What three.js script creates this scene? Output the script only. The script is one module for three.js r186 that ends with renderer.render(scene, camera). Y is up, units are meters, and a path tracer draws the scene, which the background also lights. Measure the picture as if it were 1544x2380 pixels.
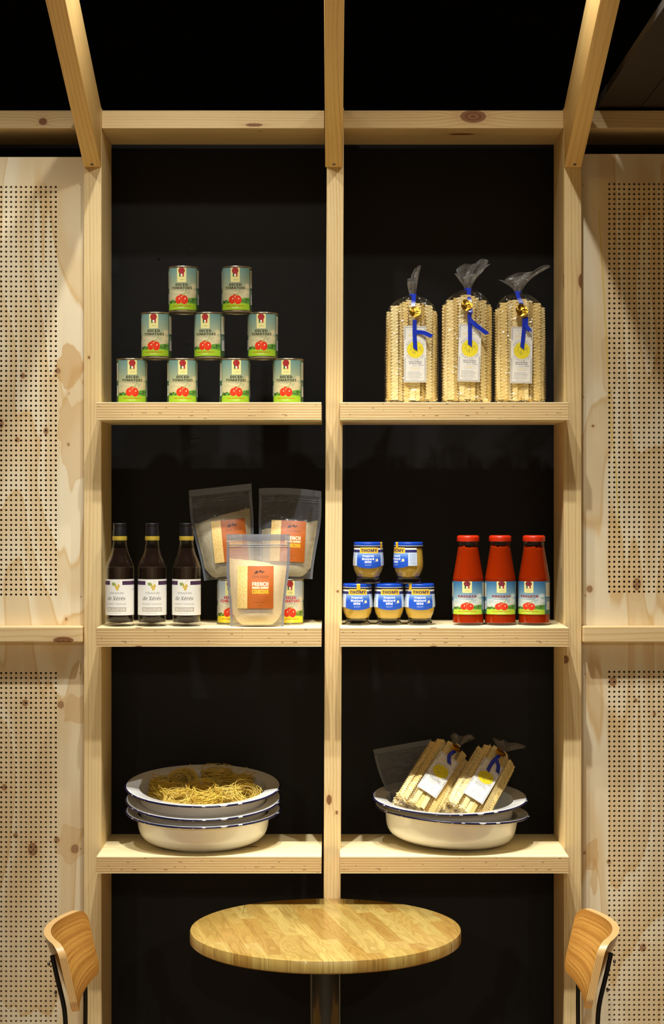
import * as THREE from 'three';
import { RoundedBoxGeometry } from 'three/addons/geometries/RoundedBoxGeometry.js';
import { mergeGeometries, mergeVertices, toCreasedNormals } from 'three/addons/utils/BufferGeometryUtils.js';

// ---------------------------------------------------------------- camera, light, exposure
const F = 4280, CX = 772, HY = 1167, CY = 1.68, CZ = 4.33;          // focal length in pixels, principal point, eye height, eye distance from the posts
const scene = new THREE.Scene();
scene.background = new THREE.Color(0x000000);
const camera = new THREE.PerspectiveCamera(2 * Math.atan(1190 / F) * 180 / Math.PI, 1544 / 2380, 0.05, 40);
camera.position.set(0, CY, CZ);
camera.lookAt(0, CY, 0);
camera.setViewOffset(1544, 2380, 0, 1190 - HY, 1544, 2380);
const renderer = new THREE.WebGLRenderer({ antialias: true });
renderer.toneMapping = THREE.LinearToneMapping;
renderer.toneMappingExposure = 1.0;
renderer.shadowMap.enabled = true;

const WARM = new THREE.Color(1.0, 0.985, 0.925), FILLC = new THREE.Color(1.0, 0.95, 0.86);
// track spots above the rafters: [x, height over the eye, z, aim x, aim height over the eye, candela, cone degrees]
const SPOTS = [
  [-0.98, 1.495, 0.70, -0.94, -1.5, 5.3, 55],
  [-0.40, 1.495, 0.695, -0.34, -1.5, 4.1, 57],
  [-0.18, 1.495, 0.80, -0.28, -1.5, 15, 39],
  [0.115, 1.495, 0.80, 0.28, -1.5, 15.0, 40],
  [0.36, 1.495, 0.695, 0.26, -1.5, 4.1, 57],
  [-0.27, 1.19, 0.70, -0.22, 0.2, 0.6, 70],
];
// unseen pendant lamps behind the camera, placed to light the front faces: [x, y, z, candela]
const UNSEEN_PENDANTS = [[-1.5, 2.75, 5.6, 9.5], [0.1, 2.75, 5.9, 9.5], [1.5, 2.75, 5.5, 9.5]];

// ---------------------------------------------------------------- helpers
const PX = (px, z) => (px - CX) * (CZ - z) / F, PY = (py, z) => CY + (HY - py) * (CZ - z) / F;
let seed = 7;
const rnd = () => { seed = (seed * 1664525 + 1013904223) >>> 0; return seed / 4294967296; };
const rr = (a, b) => a + (b - a) * rnd();
const lerp = (a, b, t) => a + (b - a) * t, clamp = (x, a = 0, b = 1) => Math.min(b, Math.max(a, x));
const sst = (a, b, x) => { const t = clamp((x - a) / (b - a)); return t * t * (3 - 2 * t); };
const hsh = (x, y, s) => { let h = (Math.imul(x | 0, 374761393) + Math.imul(y | 0, 668265263) + Math.imul(s | 0, 1274126177)) | 0; h = Math.imul(h ^ (h >>> 13), 1274126177); return ((h ^ (h >>> 16)) >>> 0) / 4294967296; };
function vn(x, y, s = 0) {
  const i = Math.floor(x), j = Math.floor(y), a = x - i, b = y - j, u = a * a * (3 - 2 * a), v = b * b * (3 - 2 * b);
  return lerp(lerp(hsh(i, j, s), hsh(i + 1, j, s), u), lerp(hsh(i, j + 1, s), hsh(i + 1, j + 1, s), u), v);
}
const fbm = (x, y, s = 0, n = 3) => { let t = 0, a = 0.5, k = 0; for (let i = 0; i < n; i++) { t += a * vn(x, y, s + i * 17); k += a; a *= 0.5; x *= 2.03; y *= 2.03; } return t / k; };
const mix3 = (a, b, t) => [lerp(a[0], b[0], t), lerp(a[1], b[1], t), lerp(a[2], b[2], t)];
function tex(w, h, fn, srgb = true, wrap = THREE.MirroredRepeatWrapping) {
  const d = new Uint8Array(w * h * 4);
  for (let j = 0; j < h; j++) for (let i = 0; i < w; i++) {
    const c = fn((i + 0.5) / w, (j + 0.5) / h), o = (j * w + i) * 4;
    if (typeof c === 'number') d[o] = d[o + 1] = d[o + 2] = clamp(c) * 255; else { d[o] = clamp(c[0], 0, 255); d[o + 1] = clamp(c[1], 0, 255); d[o + 2] = clamp(c[2], 0, 255); }
    d[o + 3] = 255;
  }
  const t = new THREE.DataTexture(d, w, h, THREE.RGBAFormat);
  t.magFilter = THREE.LinearFilter; t.wrapS = t.wrapT = wrap; if (srgb) t.colorSpace = THREE.SRGBColorSpace; t.needsUpdate = true;
  return t;
}
function canvasTex(w, h, draw) {
  const c = document.createElement('canvas'); c.width = w; c.height = h;
  const g = c.getContext('2d'); draw(g, w, h);
  const t = new THREE.CanvasTexture(c); t.colorSpace = THREE.SRGBColorSpace; t.magFilter = THREE.LinearFilter;
  return t;
}
const std = (o) => new THREE.MeshStandardMaterial(o), phys = (o) => new THREE.MeshPhysicalMaterial(o);
const used = {};
const numbered = (n) => { used[n] = (used[n] ?? -1) + 1; return used[n] ? n + '_' + String(used[n]).padStart(3, '0') : n; };
function tag(o, label, category, group) { o.userData = { label, category }; if (group) o.userData.group = group; return o; }
function thing(name, label, category, pos = [0, 0, 0], group) {
  const o = new THREE.Group(); o.name = numbered(name); o.position.set(...pos); scene.add(o); return tag(o, label, category, group);
}
function part(name, geo, m, parent) { const o = new THREE.Mesh(geo, m); o.name = name; o.castShadow = o.receiveShadow = true; parent.add(o); return o; }
function solo(name, geo, m, label, category, group) { const o = part(numbered(name), geo, m, scene); return tag(o, label, category, group); }
function struct(name, geo, m) { const o = part(name, geo, m, scene); o.userData.kind = 'structure'; return o; }
const lathe = (pts, seg = 48) => new THREE.LatheGeometry(pts.map(([r, y]) => new THREE.Vector2(r, y)), seg);
const box = (x0, x1, y0, y1, z0, z1) => new THREE.BoxGeometry(x1 - x0, y1 - y0, z1 - z0).translate((x0 + x1) / 2, (y0 + y1) / 2, (z0 + z1) / 2);
function grid(nu, nv, fn, uvf) {                                     // surface from fn(u, v) -> [x, y, z]
  const p = [], uv = [], ix = [];
  for (let j = 0; j <= nv; j++) for (let i = 0; i <= nu; i++) { const u = i / nu, v = j / nv; p.push(...fn(u, v)); uv.push(...(uvf ? uvf(u, v) : [u, v])); }
  for (let j = 0; j < nv; j++) for (let i = 0; i < nu; i++) { const a = j * (nu + 1) + i, b = a + 1, c = a + nu + 1, d = c + 1; ix.push(a, b, d, a, d, c); }
  const g = new THREE.BufferGeometry();
  g.setAttribute('position', new THREE.Float32BufferAttribute(p, 3)); g.setAttribute('uv', new THREE.Float32BufferAttribute(uv, 2)); g.setIndex(ix); g.computeVertexNormals();
  return g;
}
const tube = (pts, r, seg = 24, sides = 8) => new THREE.TubeGeometry(new THREE.CatmullRomCurve3(pts.map((p) => new THREE.Vector3(...p)), false, 'centripetal'), seg, r, sides);
// timber with rounded arrises; uv: u along the grain in metres / len, v round the section in metres / wid
function timber(lx, ly, lz, axis, len, wid, r = 0.0015, voff = 0) {
  const g = new RoundedBoxGeometry(lx, ly, lz, 2, r);
  const p = g.attributes.position, n = g.attributes.normal, uv = [];
  const cross = axis === 'y' ? 'X' : 'Y', L = axis === 'y' ? ly : axis === 'x' ? lx : lz;
  for (let i = 0; i < p.count; i += 3) {
    const nx = Math.abs(n.getX(i) + n.getX(i + 1) + n.getX(i + 2)), ny = Math.abs(n.getY(i) + n.getY(i + 1) + n.getY(i + 2)), nz = Math.abs(n.getZ(i) + n.getZ(i + 1) + n.getZ(i + 2));
    for (let k = i; k < i + 3; k++) {
      const x = p.getX(k), y = p.getY(k), z = p.getZ(k), a = axis === 'y' ? y : axis === 'x' ? x : z, c = axis === 'y' ? x : y, cl = axis === 'y' ? lx : ly;
      const front = axis === 'z' ? nx >= ny : nz >= (axis === 'y' ? nx : ny);
      const w = front ? c + cl / 2 : axis === 'z' ? cl + x + lx / 2 : cl + lz / 2 - z;
      uv.push((a + L / 2) / len, (w + voff) / wid);
    }
  }
  g.setAttribute('uv', new THREE.Float32BufferAttribute(uv, 2));
  return g;
}
// ---------------------------------------------------------------- wood
// softwood: u in [0,1] runs len metres along the grain, v wid metres across; knots [along m, across m, radius m, stretch]
function softwood(len, wid, knots, s, pale = [232, 206, 152], late = [203, 160, 96], w = 2048, h = 256, ringW = 0.0085) {
  return tex(w, h, (u, v) => {
    let a = u * len, c = v * wid, dark = 0, kn = 0, bend = 0;
    for (const [ka, kc, kr, ks = 1] of knots) {
      const dx = (a - ka) / (kr * ks), dy = (c - kc) / kr, d = Math.hypot(dx, dy);
      if (d < 6) { bend += Math.exp(-d * d / 5) * kr * 0.9 * Math.sign(dy || 1); if (d < 1.15) { kn = Math.max(kn, 1 - sst(0.8, 1.15, d)); dark = Math.max(dark, 0.45 + 0.3 * Math.sin(d * 14) + 0.4 * sst(0.7, 1, d)); } else kn = Math.max(kn, 0.22 * Math.exp(-(d - 1) * 1.4)); }
    }
    const warp = (fbm(a * 1.1, c * 9, s, 2) - 0.5) * 0.05 + (vn(a * 5, c * 30, s + 5) - 0.5) * 0.003;
    const ring = (c + bend + warp) / ringW, f = ring - Math.floor(ring), amp = 0.35 + 0.65 * hsh(Math.floor(ring), 3, s);
    const lw = sst(0.45, 0.9, f) * (1 - sst(0.92, 1, f)) * amp;
    const fib = vn(a * 40, c * 2600, s + 9) - 0.5, bl = fbm(a * 2.5, c * 14, s + 21, 2) - 0.5;
    const fleck = vn(a * 60, c * 1400, s + 33) > 0.93 ? 0.14 : 0;
    let col = mix3(pale, late, clamp(lw * 0.62 + fib * 0.16 + bl * 0.42 + fleck));
    if (kn > 0) col = mix3(col, mix3([168, 112, 62], [92, 56, 30], clamp(dark)), kn);
    return col;
  });
}
// rotary-cut pine veneer of a panel W x H metres: broad cathedral patches, knots, optional resin streak
function veneer(W, H, knots, s, streak, blobs = []) {
  return tex(640, 2048, (u, v) => {
    const x = u * W, y = v * H;
    const q = fbm(x * 5.5 + 0.6 * vn(x * 9, y * 3, s), y * 0.95, s, 3) * 7.5 + 0.25 * vn(x * 60, y * 4, s + 3);
    const f = q - Math.floor(q), band = sst(0.05, 0.55, f) * (1 - sst(0.93, 0.99, f)), line = Math.exp(-Math.pow((f - 0.93) / 0.05, 2));
    const fib = vn(x * 1500, y * 22, s + 9) - 0.5, bl = fbm(x * 7, y * 2.2, s + 14, 2) - 0.5;
    let col = mix3([245, 231, 198], [224, 192, 138], clamp(band * 0.5 + line * 0.42 + fib * 0.14 + bl * 0.5));
    for (const [bx, by, bw, bh, k] of blobs) { const d = Math.hypot((x - bx) / bw + (vn(x * 90, y * 50, 4) - 0.5) * 0.5, (y - by) / bh + (vn(x * 60, y * 30, 8) - 0.5) * 0.6); col = mix3(col, [205, 160, 98], k * (1 - sst(0.9, 1.0, d)) + 0.3 * Math.exp(-Math.pow((d - 0.97) / 0.05, 2))); }
    for (const [kx, ky, kr, st = 1.25] of knots) {
      const d = Math.hypot((x - kx) / kr, (y - ky) / (kr * st)) + (vn(x * 300, y * 300, 7) - 0.5) * 0.12;
      if (d < 3.2) {
        if (d < 1.1) { const k = 1 - sst(0.92, 1.1, d); col = mix3(col, mix3([188, 144, 100], [130, 90, 58], clamp(0.35 + 0.3 * Math.sin(d * 17) + 0.5 * sst(0.75, 1, d) + (d < 0.16 ? 0.6 : 0))), k * 0.92); }
        else col = mix3(col, [206, 160, 100], 0.45 * Math.exp(-(d - 1.05) * 2.2) + 0.16 * Math.exp(-Math.pow((d - 2.3 - 0.4 * vn(x * 40, y * 40, 2)) / 0.12, 2)));
      }
    }
    if (streak) for (let i = 0; i + 1 < streak.length; i++) {
      const [ax, ay] = streak[i], [bx, by] = streak[i + 1]; if ((y - ay) * (y - by) > 0) continue;
      const sx = lerp(ax, bx, (y - ay) / (by - ay)) + (vn(y * 60, 1, 5) - 0.5) * 0.002; col = mix3(col, [226, 196, 74], 0.75 * (1 - sst(0.0006, 0.002, Math.abs(x - sx))));
    }
    return col;
  });
}
const plyEdge = tex(2048, 128, (u, v) => {                            // 1 m of plywood edge, thirteen plies
  const k = v * 13 + (vn(u * 9, v * 6, 3) - 0.5) * 0.5, i = Math.floor(k), f = k - i;
  const endGrain = i % 2, base = endGrain ? [206, 170, 112] : [232, 208, 156];
  let c = mix3(base, [176, 132, 78], 0.25 * (vn(u * (endGrain ? 900 : 60), k * 7, i) - 0.2));
  const glue = Math.exp(-Math.pow(f / 0.1, 2)) + Math.exp(-Math.pow((1 - f) / 0.1, 2));
  c = mix3(c, [150, 108, 62], clamp(glue * (0.3 + 0.5 * vn(u * 14, i * 3.1, 11))));
  const gap = vn(u * 22, i * 5.7, 40) * vn(u * 130, i, 41);
  if (gap > 0.68 && f < 0.4) c = mix3(c, [84, 58, 32], 0.8);
  return c;
}, true, THREE.RepeatWrapping);
const plyFace = softwood(0.6, 0.3, [[0.36, 0.19, 0.006, 2]], 61, [250, 234, 186], [230, 198, 138], 1024, 512, 0.03);
const oakTex = tex(512, 1024, (u, v) => {                             // 0.2 m x 0.4 m of oak
  const x = u * 0.2, y = v * 0.4, q = fbm(x * 22, y * 4, 71, 3) * 9, f = q - Math.floor(q);
  const pore = vn(x * 1700, y * 55, 72) > 0.72 ? 0.28 : 0, fib = vn(x * 900, y * 12, 73);
  return mix3([222, 190, 118], [170, 128, 64], clamp(0.14 + 0.3 * sst(0.3, 0.95, f) * (1 - sst(0.95, 1, f)) + pore + 0.22 * (fib - 0.5)));
});
const oakStraight = tex(512, 1024, (u, v) => {                        // 0.2 m x 0.4 m, straight grained
  const x = u * 0.2, y = v * 0.4, w = (fbm(x * 6, y * 3, 81, 2) - 0.5) * 0.03, f = vn((x + w) * 260, y * 3, 82), g = vn((x + w) * 900, y * 9, 83), p = vn(x * 1900, y * 60, 84) > 0.74 ? 0.2 : 0;
  return mix3([216, 172, 98], [164, 116, 54], clamp(0.1 + 0.5 * sst(0.35, 0.8, f) + 0.25 * (g - 0.4) + p));
});
const noiseBump = tex(256, 256, (u, v) => 0.5 * fbm(u * 6, v * 6, 5, 3) + 0.5 * Math.abs(fbm(u * 9 + 3, v * 9, 15, 2) - 0.5) * 2, false);
const grainBump = tex(256, 256, (u, v) => { const i = u * 90, j = v * 90; return hsh(Math.floor(i), Math.floor(j), 3) * (1 - 1.2 * Math.hypot(i % 1 - 0.5, j % 1 - 0.5)); }, false, THREE.RepeatWrapping);
// ---------------------------------------------------------------- the room
const blackPaint = phys({ color: new THREE.Color(0.012, 0.0115, 0.0115), roughness: 0.6, specularIntensity: 0.45, bumpMap: noiseBump, bumpScale: 0.0006 });
const blackCeil = std({ color: new THREE.Color(0.006, 0.0055, 0.005), roughness: 0.9 });
const roomWall = std({ color: 0xa08a6c, roughness: 0.9 }), floorMat = std({ color: 0xa08a6a, roughness: 0.6 });  // floor and walls out of view, tones chosen for the light they bounce
const WZ = -0.304;
function wallBack() {
  const g = new THREE.PlaneGeometry(6.4, 2.59, 1, 1).translate(0, 1.295, WZ); const uv = g.attributes.uv;
  for (let i = 0; i < uv.count; i++) uv.setXY(i, uv.getX(i) * 16, uv.getY(i) * 10);
  return mergeGeometries([g, new THREE.BoxGeometry(6.4, 2.59, 0.1).translate(0, 1.295, WZ - 0.0505)]);
}
const wb = struct('wall_back', wallBack(), blackPaint);
// knocks and patched spots in the black paint
const scarMat = blackPaint;
for (const [px, py, r] of [[445, 583, 0.016], [452, 1010, 0.018], [448, 1030, 0.012], [604, 1022, 0.014], [1007, 1078, 0.016], [1220, 572, 0.009], [436, 797, 0.009]]) {
  const g = new THREE.IcosahedronGeometry(r * 0.75, 3), p = g.attributes.position;
  for (let i = 0; i < p.count; i++) { const x = p.getX(i), y = p.getY(i), k = 0.55 + 0.9 * fbm(x * 160 + px, y * 160, 4, 2); p.setXYZ(i, x * k * 1.2, y * k, Math.max(0, p.getZ(i)) * 0.06 * k - 0.0003); }
  const m = mergeVertices(g); m.computeVertexNormals(); part('paint_scar', m, scarMat, wb).position.set(PX(px, WZ), PY(py, WZ), WZ + 0.0008);
}
part('screw_hole', new THREE.CylinderGeometry(0.0032, 0.0026, 0.004, 14).rotateX(Math.PI / 2), std({ color: 0x000000, roughness: 1 }), wb).position.set(PX(369, WZ), PY(603, WZ), WZ - 0.0008);
struct('wall_far', box(-3.2, 3.2, 0, 3.9, -2.6, -2.5), blackCeil);
struct('floor', box(-3.2, 3.2, -0.1, 0, -2.6, 7), floorMat);
struct('ceiling', box(-3.2, 3.2, 3.9, 4, -2.6, 7), blackCeil);
struct('wall_left', box(-3.3, -3.2, 0, 3.9, -2.6, 7), roomWall);
struct('wall_right', box(3.2, 3.3, 0, 3.9, -2.6, 7), roomWall);
struct('wall_front', box(-3.3, 3.3, 0, 3.9, 7, 7.1), roomWall);

// ---------------------------------------------------------------- lamps
const lampBlack = std({ color: 0x151515, roughness: 0.5, metalness: 0.3 });
const lensMat = std({ color: 0xffffff, emissive: new THREE.Color(1, 0.9, 0.72), emissiveIntensity: 6, roughness: 0.4 });
const headGeo = lathe([[0, 0.1], [0.02, 0.1], [0.034, 0.075], [0.036, 0], [0.033, -0.03], [0.031, -0.03], [0.03, -0.004], [0, -0.004]], 24);
const lensGeo = new THREE.CylinderGeometry(0.029, 0.029, 0.003, 24).translate(0, -0.0065, 0);
SPOTS.forEach(([x, y, z, ax, ay, cd, deg], i) => {
  const where = ['at the far left end of the track', 'left of the middle rafter', 'above the left bay near its middle', 'just right of the middle rafter', 'above the right bay', 'hung low on a long stem over the left bay'][i];
  const t = thing('spot_lamp', 'black track spot lamp ' + where, 'lamp', [x, CY + y, z], 'track spots over the shelves');
  const aim = new THREE.Vector3(ax, CY + ay, i === 5 ? -0.05 : i === 2 || i === 3 ? 0.82 : 0.55), d = aim.clone().sub(t.position).normalize();
  const head = new THREE.Group(); head.name = 'head'; head.quaternion.setFromUnitVectors(new THREE.Vector3(0, -1, 0), d); head.position.copy(d).multiplyScalar(-0.02); t.add(head);
  part('housing', headGeo, lampBlack, head); part('lens', lensGeo, lensMat, head);
  part('stem', new THREE.CylinderGeometry(0.006, 0.006, 3.51 - CY - y, 10).translate(0, 0.05 + (3.51 - CY - y) / 2, 0), lampBlack, t);
  const l = new THREE.SpotLight(WARM, cd, 0, deg * Math.PI / 180, 1, 2);
  l.position.copy(t.position).addScaledVector(d, 0.02); l.target.position.copy(aim); l.castShadow = true; l.shadow.radius = 0.9; scene.add(l, l.target);
});
solo('lighting_track', box(-1.4, 1.4, 3.56, 3.6, 0.66, 0.84), lampBlack, 'black ceiling track carrying the spot lamps', 'track');
const shadeGeo = lathe([[0.012, 0.2], [0.03, 0.19], [0.13, 0.0], [0.127, 0], [0.026, 0.185], [0.01, 0.195]], 32);
UNSEEN_PENDANTS.forEach(([x, y, z, cd], i) => {
  const t = thing('unseen_pendant_lamp', ['left', 'middle', 'right'][i] + ' unseen cone pendant lamp behind the viewer, placed to light the front faces', 'lamp', [x, y, z], 'unseen pendants behind the viewer');
  part('shade', shadeGeo, lampBlack, t); part('bulb', new THREE.SphereGeometry(0.04, 20, 14).translate(0, 0.05, 0), lensMat, t);
  part('cord', new THREE.CylinderGeometry(0.003, 0.003, 3.9 - y - 0.2, 6).translate(0, 0.2 + (3.7 - y) / 2, 0), lampBlack, t);
  const l = new THREE.PointLight(FILLC, cd, 0, 2); l.position.set(x, y + 0.05, z); l.castShadow = true; l.shadow.radius = 2; scene.add(l);
});

// ---------------------------------------------------------------- timber frame
const PT = 0.928 + CY, PD = 0.198, SL = 0.4;
const lumber = (t) => std({ map: t, roughness: 0.62, bumpMap: t, bumpScale: 0.0002 });
const XL = [-0.5838, -0.5424], XM = [-0.0226, 0.0175], XR = [0.5455, 0.587];
const postTex = [softwood(2.7, 0.27, [[2.02, 0.012, 0.003]], 101), softwood(2.7, 0.27, [[0.98, 0.012, 0.006, 2], [0.95, 0.03, 0.003, 1.5], [1.47, 0.03, 0.003]], 205), softwood(2.7, 0.27, [[1.31, 0.004, 0.008, 1.2], [2.2, 0.042, 0.008, 2.2]], 307)];
[[XL, 'left'], [XM, 'middle'], [XR, 'right']].forEach(([[a, b], side], i) => {
  const o = solo('timber_post', timber(b - a, PT, PD, 'y', 2.7, 0.27).translate(0, PT / 2, -PD / 2), lumber(postTex[i]), side === 'middle' ? 'middle pine post between the two shelf bays behind the round table' : side + ' pine post at the ' + side + ' end of the shelves', 'post', 'pine posts of the shelf frame');
  o.position.x = (a + b) / 2; if (i === 1) { o.rotation.z = -0.0043; o.position.x = 0.0005 - 0.0043 * 0.9 * 0.9; }
});
const rafTex = softwood(1.8, 0.27, [], 411, [248, 212, 140], [220, 168, 92], 2048, 256, 0.011);
const screwMat = std({ color: 0x6a6a64, roughness: 0.35, metalness: 0.9 });
[[XL, 'left'], [[-0.0165, 0.0255], 'middle'], [XR, 'right']].forEach(([[a, b], side], i) => {
  const y0 = 0.787 + CY, T = 1.25, w = b - a - 0.0008;
  const t = thing('timber_rafter', side + ' pine rafter rising towards the viewer from the ' + side + ' post', 'rafter', [(a + b) / 2, y0, 0.0004], 'pine rafters');
  const L = Math.hypot(T, T * SL), g = timber(w, 0.131, L, 'z', 1.8, 0.27, 0.0015, i * 0.06), p = g.attributes.position;
  for (let k = 0; k < p.count; k++) { const s = (p.getZ(k) + L / 2) / L, h = p.getY(k) / 0.131 + 0.5; p.setXYZ(k, p.getX(k), s * T * SL + h * 0.141, s * T); }
  g.computeVertexNormals(); const body = part('beam', toCreasedNormals(g, 0.6), lumber(rafTex), t);
  const s = part('screw', lathe([[0, 0.0012], [0.0035, 0.001], [0.004, 0], [0.004, -0.004]], 14), screwMat, t);
  s.position.set([0.0, 0.0, 0.003][i], 0.0125 * SL, 0.0125); s.rotation.x = Math.PI - Math.atan(SL);
});
const H0 = CY + 0.8788, H1 = CY + 0.921;
const headTex = softwood(2.6, 0.27, [[0.62, 0.016, 0.0085, 1.15], [1.117, 0.008, 0.004, 5], [1.632, 0.028, 0.015, 2], [1.61, 0.11, 0.012, 2.5], [1.13, 0.075, 0.003]], 509, [226, 200, 148], [196, 156, 96]);
const headMat = lumber(headTex);
[[-1.3, XL[0], 'outside the left post'], [XL[1], -0.0175, 'over the left bay'], [0.024, XR[0], 'over the right bay'], [XR[1], 1.3, 'outside the right post']].forEach(([a, b, where]) => {
  const g = timber(b - a - 0.001, H1 - H0, PD, 'x', 2.6, 0.27).translate((a + b) / 2, (H0 + H1) / 2, -PD / 2), uv = g.attributes.uv, p = g.attributes.position;
  for (let i = 0; i < uv.count; i++) uv.setX(i, (p.getX(i) + 1.3) / 2.6);
  solo('timber_header', g, headMat, 'horizontal pine header ' + where, 'beam', 'pine headers');
});
// dark ceiling boards on the right
const soffitMat = std({ color: 0x2e2318, roughness: 0.8 });
const sof = thing('ceiling_soffit', 'dark brown boarded soffit above the right perforated panel', 'soffit', [0.62, CY + 0.93, 0]);
[[0.004, 0.106], [0.1085, 0.42], [0.4225, 0.75]].forEach(([a, b]) => part('board', box(a, b, 0, 0.018, -0.05, 1.5), soffitMat, sof));

// ---------------------------------------------------------------- plywood shelves
const S1 = CY + 0.2299, S2 = CY - 0.2893, S3 = CY - 0.8166;
const coreMat = std({ map: plyEdge, roughness: 0.7 }), faceMat = std({ map: plyFace, roughness: 0.55 });
function uvScaled(g, fu) { const p = g.attributes.position, n = g.attributes.normal, uv = g.attributes.uv; for (let i = 0; i < p.count; i++) uv.setXY(i, ...fu(p.getX(i), p.getY(i), p.getZ(i), n.getX(i), n.getY(i), n.getZ(i))); return g; }
const SHELVES = [[S1, 0.0400, ['holding the pyramid of tomato cans', 'holding three upright pasta bags']], [S2, 0.0436, ['holding vinegar bottles and couscous pouches', 'holding mustard jars and passata bottles']], [S3, 0.0384, ['under the bowl stack with noodle nests', 'under the bowls with leaning pasta bags']]];
SHELVES.forEach(([y, th, txt], k) => [[XL[1] - 0.0003, -0.0242], [0.0184, XR[0] + 0.0003]].forEach(([a, b], j) => {
  const t = thing('plywood_shelf', 'thick layered plywood shelf ' + txt[j], 'shelf', [(a + b) / 2, y, -0.055], 'plywood shelves'), w = b - a, o = k * 0.37 + j * 0.61;
  const core = new RoundedBoxGeometry(w, th - 0.003, 0.29, 2, 0.0012).translate(0, -th / 2, 0);
  part('core', uvScaled(core, (x, yy, z, nx) => [Math.abs(nx) > 0.7 ? z + o : x + o, -yy / th]), coreMat, t);
  for (const s of [0, 1]) { const g = new RoundedBoxGeometry(w, 0.0018, 0.29, 1, 0.0006).translate(0, s ? -th + 0.0009 : -0.0009, 0); part('veneer', uvScaled(g, (x, yy, z) => [x / 0.6 + 0.5 + o, z / 0.3 + 0.5 + 0.4 * k]), faceMat, t); }
}));

// ---------------------------------------------------------------- perforated panels and rails
const PZ = -0.026;
function perforated(x0, x1, y0, y1, hx, hy, nx, ny, pitch, r, depth, uvf) {   // holes start at (hx, hy) going +x and down
  const P = [], N = [], I = [], add = (x, y, z, a, b, c) => (P.push(x, y, z), N.push(a, b, c), P.length / 3 - 1);
  const quad = (a, b, c, d) => { const k = [[a, b], [c, b], [c, d], [a, d]].map(([x, y]) => add(x, y, 0, 0, 0, 1)); I.push(k[0], k[1], k[2], k[0], k[2], k[3]); };
  const gx0 = hx - pitch / 2, gx1 = gx0 + nx * pitch, gy1 = hy + pitch / 2, gy0 = gy1 - ny * pitch;
  quad(x0, y0, gx0, y1); quad(gx1, y0, x1, y1); quad(gx0, y0, gx1, gy0); quad(gx0, gy1, gx1, y1);
  const oct = [...Array(8)].map((_, i) => [Math.cos((i + 0.5) * Math.PI / 4), Math.sin((i + 0.5) * Math.PI / 4)]), h = pitch / 2;
  const sq = [[1, 0.4142], [0.4142, 1], [-0.4142, 1], [-1, 0.4142], [-1, -0.4142], [-0.4142, -1], [0.4142, -1], [1, -0.4142]];
  for (let j = 0; j < ny; j++) for (let i = 0; i < nx; i++) {
    const cx = hx + i * pitch, cy = hy - j * pitch, o = [], q = [], f = [], b = [], c = [];
    for (let k = 0; k < 8; k++) { const [ux, uy] = oct[k], [sx, sy] = sq[k]; o.push(add(cx + sx * h, cy + sy * h, 0, 0, 0, 1)); q.push(add(cx + ux * r, cy + uy * r, 0, 0, 0, 1)); f.push(add(cx + ux * r, cy + uy * r, 0, -ux, -uy, 0)); b.push(add(cx + ux * r, cy + uy * r, -depth, -ux, -uy, 0)); }
    for (const k of [0, 2, 4, 6]) { const s = [[1, 1], [-1, 1], [-1, -1], [1, -1]][k / 2]; c[k] = add(cx + s[0] * h, cy + s[1] * h, 0, 0, 0, 1); I.push(o[k], c[k], o[k + 1]); }
    for (let k = 0; k < 8; k++) { const m = (k + 1) % 8; I.push(q[k], o[k], o[m], q[k], o[m], q[m], f[k], f[m], b[m], f[k], b[m], b[k]); }
  }
  for (const [a, b, c, d, n] of [[[x0, y1], [x1, y1], 0, 0, [0, 1, 0]], [[x1, y0], [x0, y0], 0, 0, [0, -1, 0]], [[x1, y1], [x1, y0], 0, 0, [1, 0, 0]], [[x0, y0], [x0, y1], 0, 0, [-1, 0, 0]]]) {
    const k = [add(...a, 0, ...n), add(...b, 0, ...n), add(...b, -depth, ...n), add(...a, -depth, ...n)]; I.push(k[0], k[1], k[2], k[0], k[2], k[3]);
  }
  const g = new THREE.BufferGeometry(), uv = [];
  for (let i = 0; i < P.length; i += 3) uv.push(...uvf(P[i], P[i + 1]));
  g.setAttribute('position', new THREE.Float32BufferAttribute(P, 3)); g.setAttribute('normal', new THREE.Float32BufferAttribute(N, 3)); g.setAttribute('uv', new THREE.Float32BufferAttribute(uv, 2)); g.setIndex(I);
  return g;
}
const TW = 0.62, TY0 = 0.02, TH = 2.52;
const kn = (side) => ([px, py, r, st]) => [side < 0 ? PX(px, PZ) + 1.2 : PX(px, PZ) - 0.58, PY(py, PZ) - TY0, r, st];
const vL = veneer(TW, TH, [[53, 873, 0.005], [135, 862, 0.006, 1], [107, 1002, 0.0055, 1.5], [40, 1022, 0.005, 1.2], [2, 985, 0.006, 1.8], [159, 1033, 0.003, 1.3], [154, 1439, 0.003, 1.3], [58, 1634, 0.007, 1.15], [141, 1638, 0.0075, 1.15], [36, 1942, 0.0055, 1], [76, 1974, 0.011, 1.35], [132, 1952, 0.006, 1.1], [174, 1973, 0.009, 1.15], [10, 1830, 0.006], [186, 428, 0.0013], [188, 1387, 0.0014], [186, 1564, 0.0013], [188, 1973, 0.0013], [161, 915, 0.0012]].map(kn(-1)), 811, null,
  [[165, 855, 0.034, 0.05, 0.6], [170, 1020, 0.036, 0.1, 0.35], [178, 1650, 0.03, 0.04, 0.4], [165, 1960, 0.034, 0.045, 0.25]].map(([a, b, c, d, e]) => [PX(a, PZ) + 1.2, PY(b, PZ) - TY0, c, d, e]));
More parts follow.
